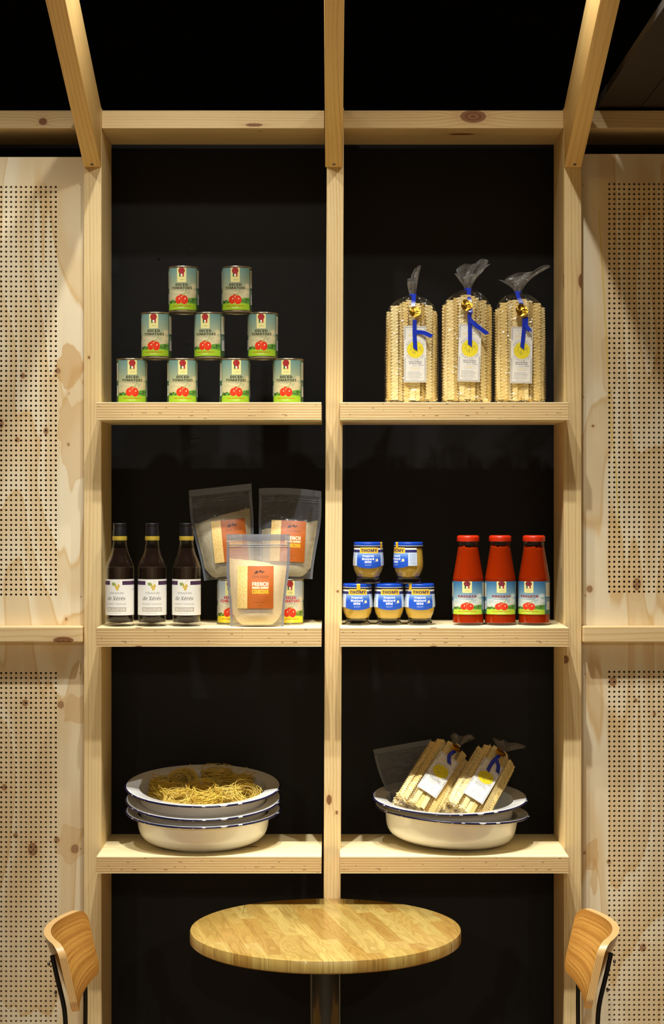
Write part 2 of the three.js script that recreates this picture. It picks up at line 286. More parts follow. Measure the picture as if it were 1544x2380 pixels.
const vR = veneer(TW, TH, [[1379, 990, 0.0035, 0.8], [1371, 1369, 0.007, 1.1], [1481, 1358, 0.009, 1.6], [1425, 1585, 0.009, 1.1], [1478, 1628, 0.004], [1522, 1660, 0.0035], [1416, 2003, 0.0045, 1.1], [1495, 2203, 0.007, 1.3], [1356, 431, 0.0013], [1357, 923, 0.0014], [1361, 1384, 0.0014], [1360, 1567, 0.0013], [1359, 1982, 0.003]].map(kn(1)), 921,
  [[1393, 490], [1400, 620], [1409, 770], [1415, 880], [1420, 990], [1432, 1080], [1440, 1240]].map(([a, b]) => [PX(a, PZ) - 0.58, PY(b, PZ) - TY0]),
  [[1376, 1985, 0.016, 0.036, 0.5], [1381, 2040, 0.008, 0.045, 0.45], [1418, 840, 0.02, 0.07, 0.25]].map(([a, b, c, d, e]) => [PX(a, PZ) - 0.58, PY(b, PZ) - TY0, c, d, e]));
for (const s of [-1, 1]) {
  const m = std({ map: s < 0 ? vL : vR, roughness: 0.6 }), pitch = 0.01176, NX = 34;
  const hx = s < 0 ? PX(129.6, PZ) - (NX - 1) * pitch : PX(1417, PZ), x0 = s < 0 ? -1.12 : XR[1] + 0.0006, x1 = s < 0 ? XL[0] - 0.0006 : 1.12;
  const railY = PY(1475, 0.014), uvf = (x, y) => [(s < 0 ? x + 1.2 : x - 0.58) / TW, (y - TY0) / TH], side = s < 0 ? 'left' : 'right';
  const up = perforated(x0, x1, railY + 0.0005, PY(s < 0 ? 365 : 358, PZ), hx, PY(s < 0 ? 434.5 : 427.7, PZ), NX, 83, pitch, 0.0029, 0.012, uvf);
  const lo = perforated(x0, x1, 0.02, railY - 0.0005, hx, PY(s < 0 ? 1564.5 : 1561.7, PZ), NX, 98, pitch, 0.0029, 0.012, uvf);
  solo('perforated_panel', up.translate(0, 0, PZ), m, 'upper perforated pine plywood panel on the ' + side + ' above the rail', 'panel', 'perforated wall panels');
  solo('perforated_panel', lo.translate(0, 0, PZ), m, 'lower perforated pine plywood panel on the ' + side + ' behind the chair', 'panel', 'perforated wall panels');
  const a = s < 0 ? -1.12 : XR[1] + 0.0015, b = s < 0 ? XL[0] - 0.0015 : 1.12, rt = softwood(0.6, 0.1, s < 0 ? [[0.49, 0.006, 0.008, 3]] : [], s < 0 ? 621 : 655, [236, 210, 158], [208, 168, 106], 1024, 192, 0.012);
  solo('timber_rail', timber(b - a, PY(1456, 0.014) - PY(1494, 0.014), 0.039, 'x', 0.6, 0.1, 0.004).translate((a + b) / 2, railY, PZ + 0.0205), lumber(rt), 'horizontal pine rail across the ' + side + ' perforated panels', 'rail', 'pine rails');
}
// ---------------------------------------------------------------- printed labels
const txt = (g, s, x, y, px, col, font = 'bold', fam = 'sans-serif', width, skew = 0, align = 'center') => {
  g.save(); g.font = `${font} ${px}px ${fam}`; g.fillStyle = col; g.textAlign = align; g.textBaseline = 'middle'; g.translate(x, y);
  if (width) g.scale(width / g.measureText(s).width, 1); if (skew) g.transform(1, 0, skew, 1, 0, 0); if (font === 'bold' && px > 24) { g.strokeStyle = col; g.lineWidth = px * 0.035; g.lineJoin = 'round'; g.strokeText(s, 0, 0); } g.fillText(s, 0, 0); g.restore();
};
const scribble = (g, x, y, w, h, col, s = 1, lw = 2) => { g.strokeStyle = col; g.lineWidth = lw; g.beginPath(); for (let i = 0; i <= 60; i++) { const t = i / 60, a = x + w * t, b = y + h * 0.5 * Math.sin(t * 34 + s) * (0.4 + 0.6 * vn(t * 9, s, 3)); i ? g.lineTo(a, b) : g.moveTo(a, b); } g.stroke(); };
const bars = (g, x, y, w, h) => { g.fillStyle = '#f2f0ea'; g.fillRect(x, y, w, h); g.fillStyle = '#2a2a30'; for (let i = 3; i < w - 3; i += 4) if (hsh(i, 7, 2) > 0.35) g.fillRect(x + i, y + 3, 1.5 + 2 * hsh(i, 9, 2), h - 10); };
const smallText = (g, x, y, w, n, lh, col) => { g.fillStyle = col; for (let i = 0; i < n; i++) for (let a = 0; a < w * (0.75 + 0.25 * hsh(i, 5, 1)); a += 9) g.fillRect(x + a, y + i * lh, 4 + 4 * hsh(i, a, 3), lh * 0.38); };
function tomato(g, x, y, r) {
  for (const [dx, dy, k] of [[-0.25, -0.55, 0.85], [-0.95, 0, 1], [0.72, 0.02, 1.1]]) {
    g.fillStyle = '#d42c0c'; g.strokeStyle = '#ee7a4a'; g.lineWidth = r * 0.1; g.beginPath(); g.ellipse(x + dx * r, y + dy * r, r * 0.92 * k, r * 1.12 * k, 0, 0, 7); g.fill(); g.stroke();
    g.fillStyle = '#e23a14'; g.beginPath(); g.ellipse(x + (dx - 0.15) * r, y + (dy - 0.1) * r, r * 0.6 * k, r * 0.75 * k, 0, 0, 7); g.fill();
    g.fillStyle = '#ffe9d8'; g.beginPath(); g.ellipse(x + (dx + 0.22) * r, y + (dy - 0.35) * r, r * 0.14, r * 0.22, 0.3, 0, 7); g.fill();
  }
  g.strokeStyle = '#8a8a30'; g.lineWidth = r * 0.14; g.beginPath(); g.moveTo(x - r * 0.4, y - r * 1.5); g.quadraticCurveTo(x + r * 0.2, y - r * 1.7, x + r * 0.9, y - r * 1.2); g.moveTo(x + r * 0.6, y - r * 1.5); g.lineTo(x + r * 1.35, y - r * 2.7); g.stroke();
}
function emblem(g, x, y0, w, h, seal) {
  g.fillStyle = '#ece6a0'; g.beginPath(); g.roundRect(x - w / 2, y0 - 10, w, h + 10, w * 0.1); g.fill();
  g.strokeStyle = '#c8bd62'; g.lineWidth = 2; g.stroke();
  const cy = y0 + h * 0.2, r = w * 0.34;
  g.fillStyle = '#2c5a30'; g.fillRect(x - r * 0.75, cy, r * 0.45, r * 1.9); g.fillStyle = '#f5f2e6'; g.fillRect(x - r * 0.3, cy, r * 0.6, r * 1.6); g.fillStyle = '#b81c22'; g.fillRect(x + r * 0.28, cy, r * 0.45, r * 1.9);
  g.fillStyle = seal; g.beginPath(); for (let i = 0; i < 28; i++) { const a = i / 28 * 6.283, k = r * (1 + 0.07 * (i % 2)); g.lineTo(x + k * Math.cos(a), cy + k * Math.sin(a)); } g.fill();
  g.strokeStyle = 'rgba(255,150,140,.55)'; g.lineWidth = r * 0.09; g.beginPath(); g.arc(x, cy, r * 0.66, 0, 7); g.stroke(); g.beginPath(); g.arc(x, cy, r * 0.3, 0.5, 4.5); g.stroke();
  scribble(g, x - w * 0.3, y0 + h * 0.62, w * 0.5, h * 0.14, '#b8ad58', 2); scribble(g, x - w * 0.2, y0 + h * 0.83, w * 0.5, h * 0.12, '#b8ad58', 5);
}
// a tomato label: full turn of a can or bottle, the picture in the middle
function tomatoLabel(kind) {
  return canvasTex(1024, 448, (g, w, h) => {
    const S = { diced: ['#6f9794', '#a9b08e', '#c9bf92', '#9cc428', '#33331a'], peeled: ['#98a2a6', '#b9bab2', '#cfc6ae', '#ecd828', '#c01a1c'], passata: ['#2f6d9e', '#86a9bd', '#d5d6c6', '#b4d038', '#8d1418'] }[kind];
    g.fillStyle = kind === 'passata' ? '#4f7f9e' : '#4c6a58'; g.fillRect(0, 0, w, h);
    const A = 512 - 178, B = 512 + 178;
    const sky = g.createLinearGradient(0, 0, 0, h * 0.78); sky.addColorStop(0, S[0]); sky.addColorStop(0.55, S[1]); sky.addColorStop(1, S[2]); g.fillStyle = sky; g.fillRect(A, 0, B - A, h);
    g.save(); g.beginPath(); g.rect(A, 0, B - A, h); g.clip();
    for (let i = 0; i < 46; i++) { const x = A + (B - A) * hsh(i, 1, 9), right = x > 560 ? 1 : 0, y = h * (0.5 + 0.26 * hsh(i, 2, 9) - right * 0.16 * (x - 560) / 130); g.fillStyle = `rgba(${kind === 'passata' ? '236,238,232' : '228,212,168'},${0.18 + 0.2 * hsh(i, 3, 9)})`; g.beginPath(); g.ellipse(x, y, 18 + 34 * hsh(i, 4, 9), 8 + 13 * hsh(i, 5, 9), 0, 0, 7); g.fill(); }
    g.fillStyle = kind === 'peeled' ? '#8f9a3c' : '#5f9a3a'; g.beginPath(); g.moveTo(A, h * 0.8); g.bezierCurveTo(A + 120, h * 0.77, 560, h * 0.73, B, h * 0.7); g.lineTo(B, h); g.lineTo(A, h); g.fill();
    for (let i = 0; i < 60; i++) { const x = A + (B - A) * hsh(i, 6, 9), y = h * (0.76 + 0.08 * hsh(i, 7, 9)) - (x - 512) * 0.05; g.fillStyle = ['#2f4a1e', '#3f6a26', '#26401c', '#6f9a40'][i % 4]; g.beginPath(); g.ellipse(x, y, 5 + 9 * hsh(i, 8, 9), 4 + 5 * hsh(i, 9, 9), 0, 0, 7); g.fill(); }
    g.fillStyle = S[3]; g.beginPath(); g.moveTo(A, h * 0.85); g.quadraticCurveTo(512, h * 0.82, B, h * 0.86); g.lineTo(B, h); g.lineTo(A, h); g.fill();
    g.restore();
    g.fillStyle = S[3]; g.fillRect(0, h * 0.9, A, h); g.fillStyle = kind === 'passata' ? '#3a6a50' : '#3c5a34'; g.fillRect(A - 60, h * 0.86, 56, h * 0.14); g.fillRect(B + 4, h * 0.86, 70, h * 0.14);
    emblem(g, 512, 0, 100, h * 0.345, kind === 'passata' ? '#6c1224' : '#9c1a1c');
    if (kind === 'passata') txt(g, 'PASSATA', 512, h * 0.455, 44, S[4], 'bold', 'sans-serif', 205);
    else { txt(g, kind.toUpperCase(), 512, h * 0.405, 38, S[4], 'bold', 'sans-serif', 142); txt(g, 'TOMATOES', 512, h * 0.482, 38, S[4], 'bold', 'sans-serif', 236); }
    scribble(g, 430, h * 0.54, 190, 16, kind === 'passata' ? 'rgba(110,130,140,.75)' : 'rgba(130,130,105,.6)', 3, 3);
    tomato(g, 514, h * 0.765, 38);
    txt(g, '100% ITALIAN TOMATOES', 512, h * 0.912, 18, '#c22a14', 'bold', 'sans-serif', 205); g.fillStyle = 'rgba(255,255,240,.6)'; g.fillRect(476, h * 0.945, 72, 6);
    g.fillStyle = '#d9d3bb'; g.beginPath(); g.roundRect(A - 62, 26, 52, h * 0.42, 8); g.fill(); g.beginPath(); g.roundRect(B + 16, 20, 92, h * 0.42, 8); g.fill();
    smallText(g, A - 56, 38, 38, 16, 10, '#8a8672'); smallText(g, B + 24, 34, 70, 16, 10, '#8a8672');
    smallText(g, B + 16, h * 0.52, 80, 6, 9, '#c8ccc0'); bars(g, B + 26, h * 0.62, 82, h * 0.24); bars(g, A - 50, h * 0.6, 40, h * 0.24);
    smallText(g, 20, 40, 200, 30, 11, '#b8bca8'); smallText(g, 820, 40, 190, 30, 11, '#b8bca8');
  });
}
const vinegarTex = canvasTex(640, 512, (g, w, h) => {                 // 200 degrees of a bottle, 83 mm high
  g.fillStyle = '#f3f1ea'; g.fillRect(0, 0, w, h);
  g.fillStyle = '#46284a'; g.fillRect(0, 24, 236, 56); g.fillRect(404, 24, 236, 56);
  for (let i = 0; i < 34; i++) { const r = i / 34, a = hsh(i, 1, 4), x = 338 + (a - 0.5) * 66 * (1 - r * 0.8), y = 72 + r * 84; g.fillStyle = ['#d8b63a', '#e6cf62', '#c79a2c', '#dcc24e'][i % 4]; g.beginPath(); g.arc(x, y, 9, 0, 7); g.fill(); }
  g.fillStyle = '#93ab58'; g.beginPath(); for (const [x, y] of [[262, 66], [276, 40], [292, 48], [312, 44], [312, 64], [322, 76], [302, 88], [284, 96], [274, 82]]) g.lineTo(x, y); g.fill();
  g.strokeStyle = '#b9a45a'; g.lineWidth = 3; g.beginPath(); g.moveTo(310, 72); g.bezierCurveTo(330, 40, 350, 60, 352, 28); g.bezierCurveTo(356, 10, 380, 24, 366, 40); g.stroke();
  txt(g, 'VINAIGRE', 330, 196, 34, '#77736a', '', 'serif', 194);
  txt(g, 'de Xérès', 320, 272, 72, '#25201e', '', 'serif', 250, -0.28);
  txt(g, 'SHERRY VINEGAR', 320, 352, 30, '#97928a', '', 'serif', 270);
  g.fillStyle = '#bdb5a8'; g.fillRect(184, 398, 272, 62); txt(g, 'BEAUFOR', 320, 431, 50, '#f1ede2', 'bold', 'serif', 246);
  txt(g, 'FRANCE', 318, 482, 22, '#cbc5b8', '', 'serif', 140);
  g.strokeStyle = '#c9a294'; g.lineWidth = 4; g.beginPath(); g.ellipse(70, 350, 34, 52, 0, 0, 7); g.stroke(); scribble(g, 560, 150, 40, 40, '#a8a8a8', 1);
});
const mustardTex = canvasTex(768, 400, (g, w, h) => {                 // 190 degrees round the jar
  g.fillStyle = '#a9bddc'; g.fillRect(0, 44, w, h);
  g.fillStyle = '#f2e9d8'; g.fillRect(0, 16, w, 30);
  g.fillStyle = '#2a2a66'; g.fillRect(0, 50, w, 52);
  g.fillStyle = '#c8d8ee'; g.fillRect(0, 102, w, h);
  smallText(g, 26, 112, 84, 8, 9, '#6f86b8'); bars(g, 22, 196, 84, 150); smallText(g, 640, 122, 104, 14, 11, '#6f86b8'); smallText(g, 650, 290, 90, 2, 16, '#4a5a80');
  const b = g.createLinearGradient(0, 100, 0, 230); b.addColorStop(0, '#9cbbe6'); b.addColorStop(1, '#1d55cc'); g.fillStyle = b; g.fillRect(160, 102, 450, h);
  g.fillStyle = '#eab92a'; g.strokeStyle = '#f7e6b0'; g.lineWidth = 5; g.beginPath(); g.roundRect(214, 10, 340, 104, 18); g.fill(); g.stroke();
  txt(g, 'THOMY', 384, 64, 76, '#26245c', 'bold', 'sans-serif', 292);
  txt(g, 'Prepared', 366, 166, 48, '#f3f6fb', 'bold', 'sans-serif', 196); txt(g, 'Mustard', 366, 222, 56, '#f3f6fb', 'bold', 'sans-serif', 214); txt(g, 'Mild', 366, 278, 56, '#f3f6fb', 'bold', 'sans-serif', 118);
  txt(g, '265 g NET', 368, 336, 26, '#dfe8f6', '', 'sans-serif', 110);
  g.fillStyle = '#f3e6bc'; for (let i = 0; i < 4; i++) { g.beginPath(); g.ellipse(522 + 15 * Math.cos(i * 1.57 + 0.6), 246 + 17 * Math.sin(i * 1.57 + 0.6), 14, 14, 0, 0, 7); g.fill(); }
  g.strokeStyle = '#e8dcae'; g.lineWidth = 4; g.beginPath(); g.moveTo(508, 262); g.quadraticCurveTo(490, 276, 462, 270); g.stroke();
});
const couscousTex = canvasTex(512, 512, (g, w, h) => {                // 84 mm x 98 mm
  g.fillStyle = '#e2bf72'; g.fillRect(0, 0, w, h);
  for (let i = 0; i < 5200; i++) { g.fillStyle = ['#f0d792', '#d6a84e', '#e8cb82', '#c48f38', '#f6e6b4'][i % 5]; g.beginPath(); g.arc(hsh(i, 1, 2) * 150, hsh(i, 2, 2) * h, 2.4, 0, 7); g.fill(); }
  g.fillStyle = '#b05a1c'; g.fillRect(146, 0, w - 146, h);
  g.fillStyle = '#4a2410'; g.beginPath(); for (const [x, y] of [[236, 92], [262, 62], [276, 52], [290, 62], [300, 74], [318, 52], [332, 46], [346, 60], [356, 70], [372, 58], [392, 78], [372, 74], [352, 90], [336, 72], [322, 84], [306, 72], [280, 92], [262, 96]]) g.lineTo(x, y); g.fill();
  txt(g, 'Chefs choice', 328, 128, 46, '#54300f', '', 'serif', 232, -0.3);
  txt(g, 'FRENCH', 328, 218, 62, '#f1e4b8', 'bold', 'sans-serif', 236); txt(g, 'ORIGINAL GOURMET', 328, 262, 34, '#f1e4b8', 'bold', 'sans-serif', 236); txt(g, 'COUSCOUS', 328, 310, 62, '#edc12c', 'bold', 'sans-serif', 236);
  smallText(g, 236, 436, 190, 1, 16, '#6a3a14'); smallText(g, 304, 476, 50, 1, 18, '#6a3a14');
});
const pastaLabelTex = canvasTex(400, 1000, (g, w, h) => {             // 53 mm x 132 mm
  g.fillStyle = '#eeeae2'; g.fillRect(0, 0, w, h);
  g.strokeStyle = '#4c4c5c'; g.lineWidth = 6; g.strokeRect(16, 16, w - 32, h - 32); g.lineWidth = 3; g.strokeRect(30, 30, w - 60, h - 60);
  g.fillStyle = '#eeeae2'; g.fillRect(6, 236, w - 12, 320);
  scribble(g, 90, 66, 230, 20, '#6a6a76', 4, 3); g.fillStyle = '#6a6a76'; g.fillRect(140, 118, 60, 6); g.fillRect(230, 118, 60, 6);
  g.fillStyle = '#ead9a8'; g.beginPath(); g.roundRect(70, 150, 260, 14, 6); g.fill(); g.beginPath(); g.roundRect(80, 172, 230, 12, 6); g.fill();
  const cx = 205, cy = 420, R = 148;
  g.fillStyle = '#f2de2c'; g.beginPath(); g.arc(cx, cy, R, 0, 7); g.fill(); g.strokeStyle = '#8c8a4a'; g.lineWidth = 3; g.stroke();
  const arc = (s, r, mid, step, flip) => { for (let i = 0; i < s.length; i++) { const a = mid + (i - (s.length - 1) / 2) * step * (flip ? -1 : 1); g.save(); g.translate(cx + r * Math.cos(a), cy + r * Math.sin(a)); g.rotate(a + (flip ? -Math.PI / 2 : Math.PI / 2)); txt(g, s[i], 0, 0, 46, '#4a4a5a', '', 'serif'); g.restore(); } };
  arc('PASTIFICIO', 178, -Math.PI / 2, 0.222, false); arc('VENTURINO', 180, Math.PI / 2, 0.235, true);
  g.strokeStyle = '#5c5a3a'; g.lineWidth = 4; g.beginPath();
  for (const [a, b, c, d] of [[140, 380, 150, 470], [150, 470, 190, 474], [190, 474, 196, 400], [110, 360, 230, 352], [168, 350, 168, 318], [240, 470, 250, 410], [250, 410, 300, 400], [300, 400, 318, 452], [286, 400, 290, 360], [262, 384, 316, 372], [120, 396, 112, 440], [176, 430, 178, 500], [204, 440, 206, 506]]) { g.moveTo(a, b); g.lineTo(c, d); } g.stroke();
  txt(g, 'PASTA DI SEMOLA', 205, 632, 30, '#5a5a66', 'bold', 'serif', 236); txt(g, 'DI GRANO DURO', 205, 664, 30, '#5a5a66', 'bold', 'serif', 220);
  txt(g, 'Peso Netto', 196, 700, 24, '#6a6a76', '', 'serif', 86); txt(g, '500g', 286, 694, 34, '#6a6a76', '', 'serif', 66, -0.2); txt(g, 'e', 336, 694, 30, '#6a6a76');
  g.strokeStyle = '#9a9aa2'; g.lineWidth = 3; g.beginPath(); g.roundRect(118, 726, 170, 50, 20); g.stroke(); g.fillStyle = '#ecd9a4'; g.fillRect(140, 742, 126, 16);
  smallText(g, 66, 812, 270, 3, 26, '#8a8a94'); smallText(g, 56, 892, 290, 2, 24, '#8a8a94'); smallText(g, 90, 944, 220, 1, 22, '#8a8a94');
});
for (const t of [pastaLabelTex, couscousTex, mustardTex, vinegarTex]) t.wrapS = t.wrapT = THREE.ClampToEdgeWrapping;

// band wrapped on a turned body: radius(y), centred on +z, turned by a0
const band = (rad, y0, y1, half, nu = 48, nv = 6, low) => grid(nu, nv, (u, v) => { const a = (u - 0.5) * 2 * half, y = lerp(low ? low(u) : y0, y1, v), r = rad(y); return [r * Math.sin(a), y, r * Math.cos(a)]; }, low ? (u, v) => [u, (lerp(low(u), y1, v) - y0) / (y1 - y0)] : undefined);

// ---------------------------------------------------------------- tomato cans
const tinMat = std({ color: 0xb9ad94, metalness: 0.95, roughness: 0.3 });
const CR = 0.0362, CH = 0.1085;
const tinGeo = lathe([[0, 0.004], [CR - 0.004, 0.004], [CR - 0.003, 0.0005], [CR - 0.001, 0], [CR + 0.0003, 0.001], [CR + 0.0003, 0.003], [CR - 0.0006, 0.0045], [CR - 0.0006, CH - 0.0045], [CR + 0.0003, CH - 0.003], [CR + 0.0003, CH - 0.001], [CR - 0.001, CH], [CR - 0.003, CH - 0.0005], [CR - 0.004, CH - 0.004], [CR * 0.6, CH - 0.0042], [CR * 0.55, CH - 0.0048], [0, CH - 0.0048]], 56);
const canLabelGeo = band((y) => CR - 0.0002 - 0.00025 * (0.5 + 0.5 * Math.sin(y * 1500)) * sst(0.02, 0.03, y) * (1 - sst(0.075, 0.085, y)), 0.0052, CH - 0.0048, Math.PI, 64, 40);
const labelMat = (t, r = 0.42) => std({ map: t, roughness: r });
const dicedMat = labelMat(tomatoLabel('diced')), peeledMat = labelMat(tomatoLabel('peeled')), passataMat = labelMat(tomatoLabel('passata'), 0.5);
function can(name, m, label, group, x, y, z, turn) {
  const t = thing(name, label, 'can', [x, y, z], group); part('tin', tinGeo, tinMat, t); part('paper_label', canLabelGeo, m, t); t.rotation.y = turn; return t;
}
const CZ0 = -0.03, ord = ['first', 'second', 'third', 'fourth'];
[[['bottom', 0], [[307, 7], [424, 6], [546, 9], [670, -7]]], [['middle', 1], [[364, -6], [487, -13], [611, -4]]], [['top', 2], [[427.5, -4], [550.5, -3]]]].forEach(([[row, k], list]) => list.forEach(([px, a], i) =>
  can('tomato_can', dicedMat, `diced tomatoes can, ${ord[i]} from the left in the ${row} row of the pyramid`, 'pyramid of diced tomato cans', PX(px, CZ0), S1 + k * CH, CZ0, a * Math.PI / 180)));
can('tomato_can', peeledMat, 'peeled tomatoes can half hidden behind the left edge of the front couscous pouch', 'peeled tomato cans', PX(540, -0.04), S2, -0.04, -0.1);
can('tomato_can', peeledMat, 'peeled tomatoes can to the right behind the front couscous pouch', 'peeled tomato cans', PX(671, -0.04), S2, -0.04, 0.12);

// ---------------------------------------------------------------- glassware
const glassSheet = phys({ color: 0xffffff, transmission: 1, thickness: 0, roughness: 0.03, ior: 1.5 });
const solidGlass = phys({ color: 0xf4f2e6, transmission: 1, thickness: 0.01, roughness: 0.02, ior: 1.5 });
// vinegar
const vin = [[0.0295, 0], [0.032, 0.0015], [0.0332, 0.006], [0.0332, 0.128], [0.0326, 0.137], [0.0303, 0.147], [0.0262, 0.157], [0.0216, 0.168], [0.0184, 0.179], [0.0163, 0.191], [0.0157, 0.2], [0.0155, 0.213], [0.0152, 0.236]];
const curveR = (pts) => (y) => { for (let i = 0; i + 1 < pts.length; i++) if (y <= pts[i + 1][1]) return lerp(pts[i][0], pts[i + 1][0], clamp((y - pts[i][1]) / (pts[i + 1][1] - pts[i][1] || 1))); return pts[pts.length - 1][0]; };
const smooth = (pts, n = 60) => new THREE.SplineCurve(pts.map(([a, b]) => new THREE.Vector2(a, b))).getPoints(n).map((p) => [p.x, p.y]);
const vinS = smooth(vin, 70), vinR = curveR(vinS);
const vinBottle = lathe([[0, 0.004], [0.022, 0.0025], ...vinS], 56);
const vinFluid = lathe([[0, 0.0065], ...vinS.filter(([, y]) => y > 0.006 && y < 0.182).map(([r, y]) => [r - 0.0022, y]), [vinR(0.182) - 0.0022, 0.182], [0, 0.182]], 56);
const vinCap = lathe([[0.0163, 0.2085], [0.0163, 0.22], [0.0152, 0.229], [0.0147, 0.232], [0.0158, 0.2335], [0.0158, 0.239], [0.0145, 0.2405], [0, 0.2405]], 40), vinBand = lathe([[0.0164, 0.2], [0.017, 0.2005], [0.017, 0.2095], [0.0164, 0.21]], 40);
const vinLabel = band((y) => 0.0335, 0.0268, 0.1102, 1.75, 56, 2);
const fluidMat = phys({ color: new THREE.Color(0.012, 0.006, 0.004), roughness: 0.12 }), capMat = std({ color: 0x141416, roughness: 0.35 }), goldBand = std({ color: 0xc0a53a, roughness: 0.4, metalness: 0.25 }), vinLabMat = labelMat(vinegarTex, 0.6);
[[278.5, -0.17, 'nearest the left post'], [354, 0.07, 'in the middle of the three'], [433.5, -0.11, 'beside the couscous pouches']].forEach(([px, a, where]) => {
  const t = thing('vinegar_bottle', 'dark sherry vinegar bottle with white label, ' + where, 'bottle', [PX(px, 0.03), S2, 0.03], 'vinegar bottles'); t.rotation.y = a;
  part('glass', vinBottle, glassSheet, t); part('vinegar', vinFluid, fluidMat, t); part('cap', vinCap, capMat, t); part('gold_band', vinBand, goldBand, t); part('paper_label', vinLabel, vinLabMat, t);
});
// mustard
const mus = smooth([[0.0285, 0.0025], [0.0292, 0.005], [0.0268, 0.0105], [0.0262, 0.0135], [0.0285, 0.02], [0.0328, 0.029], [0.0354, 0.0385], [0.036, 0.047], [0.0356, 0.058], [0.0345, 0.072], [0.0336, 0.084], [0.0332, 0.089]], 60), musR = curveR(mus);
const musGlass = lathe(mus, 56), musFoot = lathe([[0, 0.001], [0.026, 0], [0.0288, 0.0012], [0.0293, 0.005], [0.0269, 0.0104], [0.0262, 0.0125], [0.02, 0.0135], [0, 0.0128]], 56);
const musFill = lathe([[0, 0.0145], [0.018, 0.0148], ...mus.filter(([, y]) => y > 0.0165 && y < 0.084).map(([r, y]) => [r - 0.0016, y]), [0.031, 0.0855], [0, 0.0855]], 56);
const musLid = lathe([[0.0335, 0.0895], [0.0342, 0.0897], [0.0342, 0.0952], [0.0336, 0.0966], [0.0322, 0.0975], [0.0295, 0.0972], [0.0285, 0.0965], [0, 0.0965]], 56), musLip = lathe([[0.0334, 0.0878], [0.0347, 0.088], [0.0348, 0.0892], [0.0342, 0.0897]], 56);
const musLabel = band((y) => musR(y) + 0.0005, 0.0365, 0.0862, 1.5, 56, 10, (u) => { const k = Math.abs(u - 0.5) * 2; return k < 0.59 ? 0.0365 + 0.0052 * (k / 0.59) ** 2 : 0.0425; });
const musTab = grid(4, 8, (u, v) => { const a = (u - 0.5) * 0.24, s = v; const [r, y] = s < 0.75 ? [0.0349, lerp(0.083, 0.0966, s / 0.75)] : [lerp(0.0349, 0.029, (s - 0.75) * 4), 0.0979]; return [r * Math.sin(a), y, r * Math.cos(a)]; });
const mustardMat = phys({ color: 0xccab48, roughness: 0.6, specularIntensity: 0.1 }), lidBlue = std({ color: 0x1346b8, roughness: 0.3 }), lipWhite = std({ color: 0xd8d8d4, roughness: 0.35, metalness: 0.3 }), tabMat = std({ color: 0xe8b81c, roughness: 0.45 }), musLabMat = labelMat(mustardTex, 0.45);
[[831, 0, 0.02, 0.06, 'left in the bottom row next to the middle post'], [904.5, 0, 0.06, 2.6, 'in the middle of the bottom row'], [976, 0, 0.04, -0.75, 'right in the bottom row'], [856.5, 1, 0.03, 1.05, 'left in the top row with its front label showing'], [950, 1, -0.95, -0.95, 'right in the top row turned to show its side label']].forEach(([px, k, a, tab, where]) => {
  const t = thing('mustard_jar', 'blue-lidded mustard glass ' + where, 'jar', [PX(px, -0.015), S2 + k * 0.0976, -0.015], 'stacked mustard jars');
  const b = new THREE.Group(); b.name = 'jar'; t.add(b); b.rotation.y = a;
  part('glass', musGlass, glassSheet, b); part('foot', musFoot, solidGlass, b); part('mustard', musFill, mustardMat, b); part('paper_label', musLabel, musLabMat, b);
  const lid = part('lid', musLid, lidBlue, t); part('lid_lip', musLip, lipWhite, lid); if (tab < 2) part('seal_tab', musTab, tabMat, lid).rotation.y = tab;
});
// passata
const pas = smooth([[0.0315, 0], [0.035, 0.0018], [0.0369, 0.0065], [0.0371, 0.014], [0.0371, 0.06], [0.0371, 0.106], [0.0366, 0.113], [0.0352, 0.121], [0.0318, 0.141], [0.0282, 0.163], [0.0248, 0.184], [0.0233, 0.193], [0.023, 0.199]], 70), pasR = curveR(pas);
const pasGlass = lathe([[0, 0.004], [0.024, 0.0025], ...pas], 56);
function sauce(s, lvl) {
  const g = lathe([[0, 0.0055], ...pas.filter(([, y]) => y > 0.005 && y < 0.17).map(([r, y]) => [r - 0.0014, y]), [pasR(0.172) - 0.0014, 0.172], [pasR(0.176) - 0.0014, 0.176], [pasR(0.18) - 0.0014, 0.18], [pasR(0.181) - 0.004, 0.181], [0, 0.181]], 72), p = g.attributes.position;
  for (let i = 0; i < p.count; i++) if (p.getY(i) > 0.171) { const a = Math.atan2(p.getX(i), p.getZ(i)), y = p.getY(i) + lvl - 0.181 + (fbm(Math.cos(a) * 3 + 5, Math.sin(a) * 3 + 5, s, 3) - 0.5) * 0.012, r = Math.hypot(p.getX(i), p.getZ(i)), k = r > 0.012 ? (pasR(y) - 0.0014) / r * (r > pasR(p.getY(i)) - 0.003 ? 1 : 0.88) : 1; p.setXYZ(i, p.getX(i) * k, y, p.getZ(i) * k); }
  g.computeVertexNormals(); return g;
}
const pasCap = lathe([[0.0248, 0.1965], [0.0266, 0.197], [0.0268, 0.2065], [0.0262, 0.208], [0.0238, 0.2105], [0.0228, 0.211], [0, 0.2106]], 48), pasLabel = band(() => 0.0373, 0.0262, 0.1035, Math.PI, 64, 2), pasRing = lathe([[0.0238, 0.189], [0.0246, 0.1905], [0.0246, 0.1935], [0.0238, 0.195]], 40);
const sauceMat = phys({ color: 0x942600, roughness: 0.8, specularIntensity: 0.05 }), capRed = phys({ color: 0xd8300e, roughness: 0.3, clearcoat: 0.4 }), stainMat = std({ color: 0x2a1208, roughness: 0.4 });
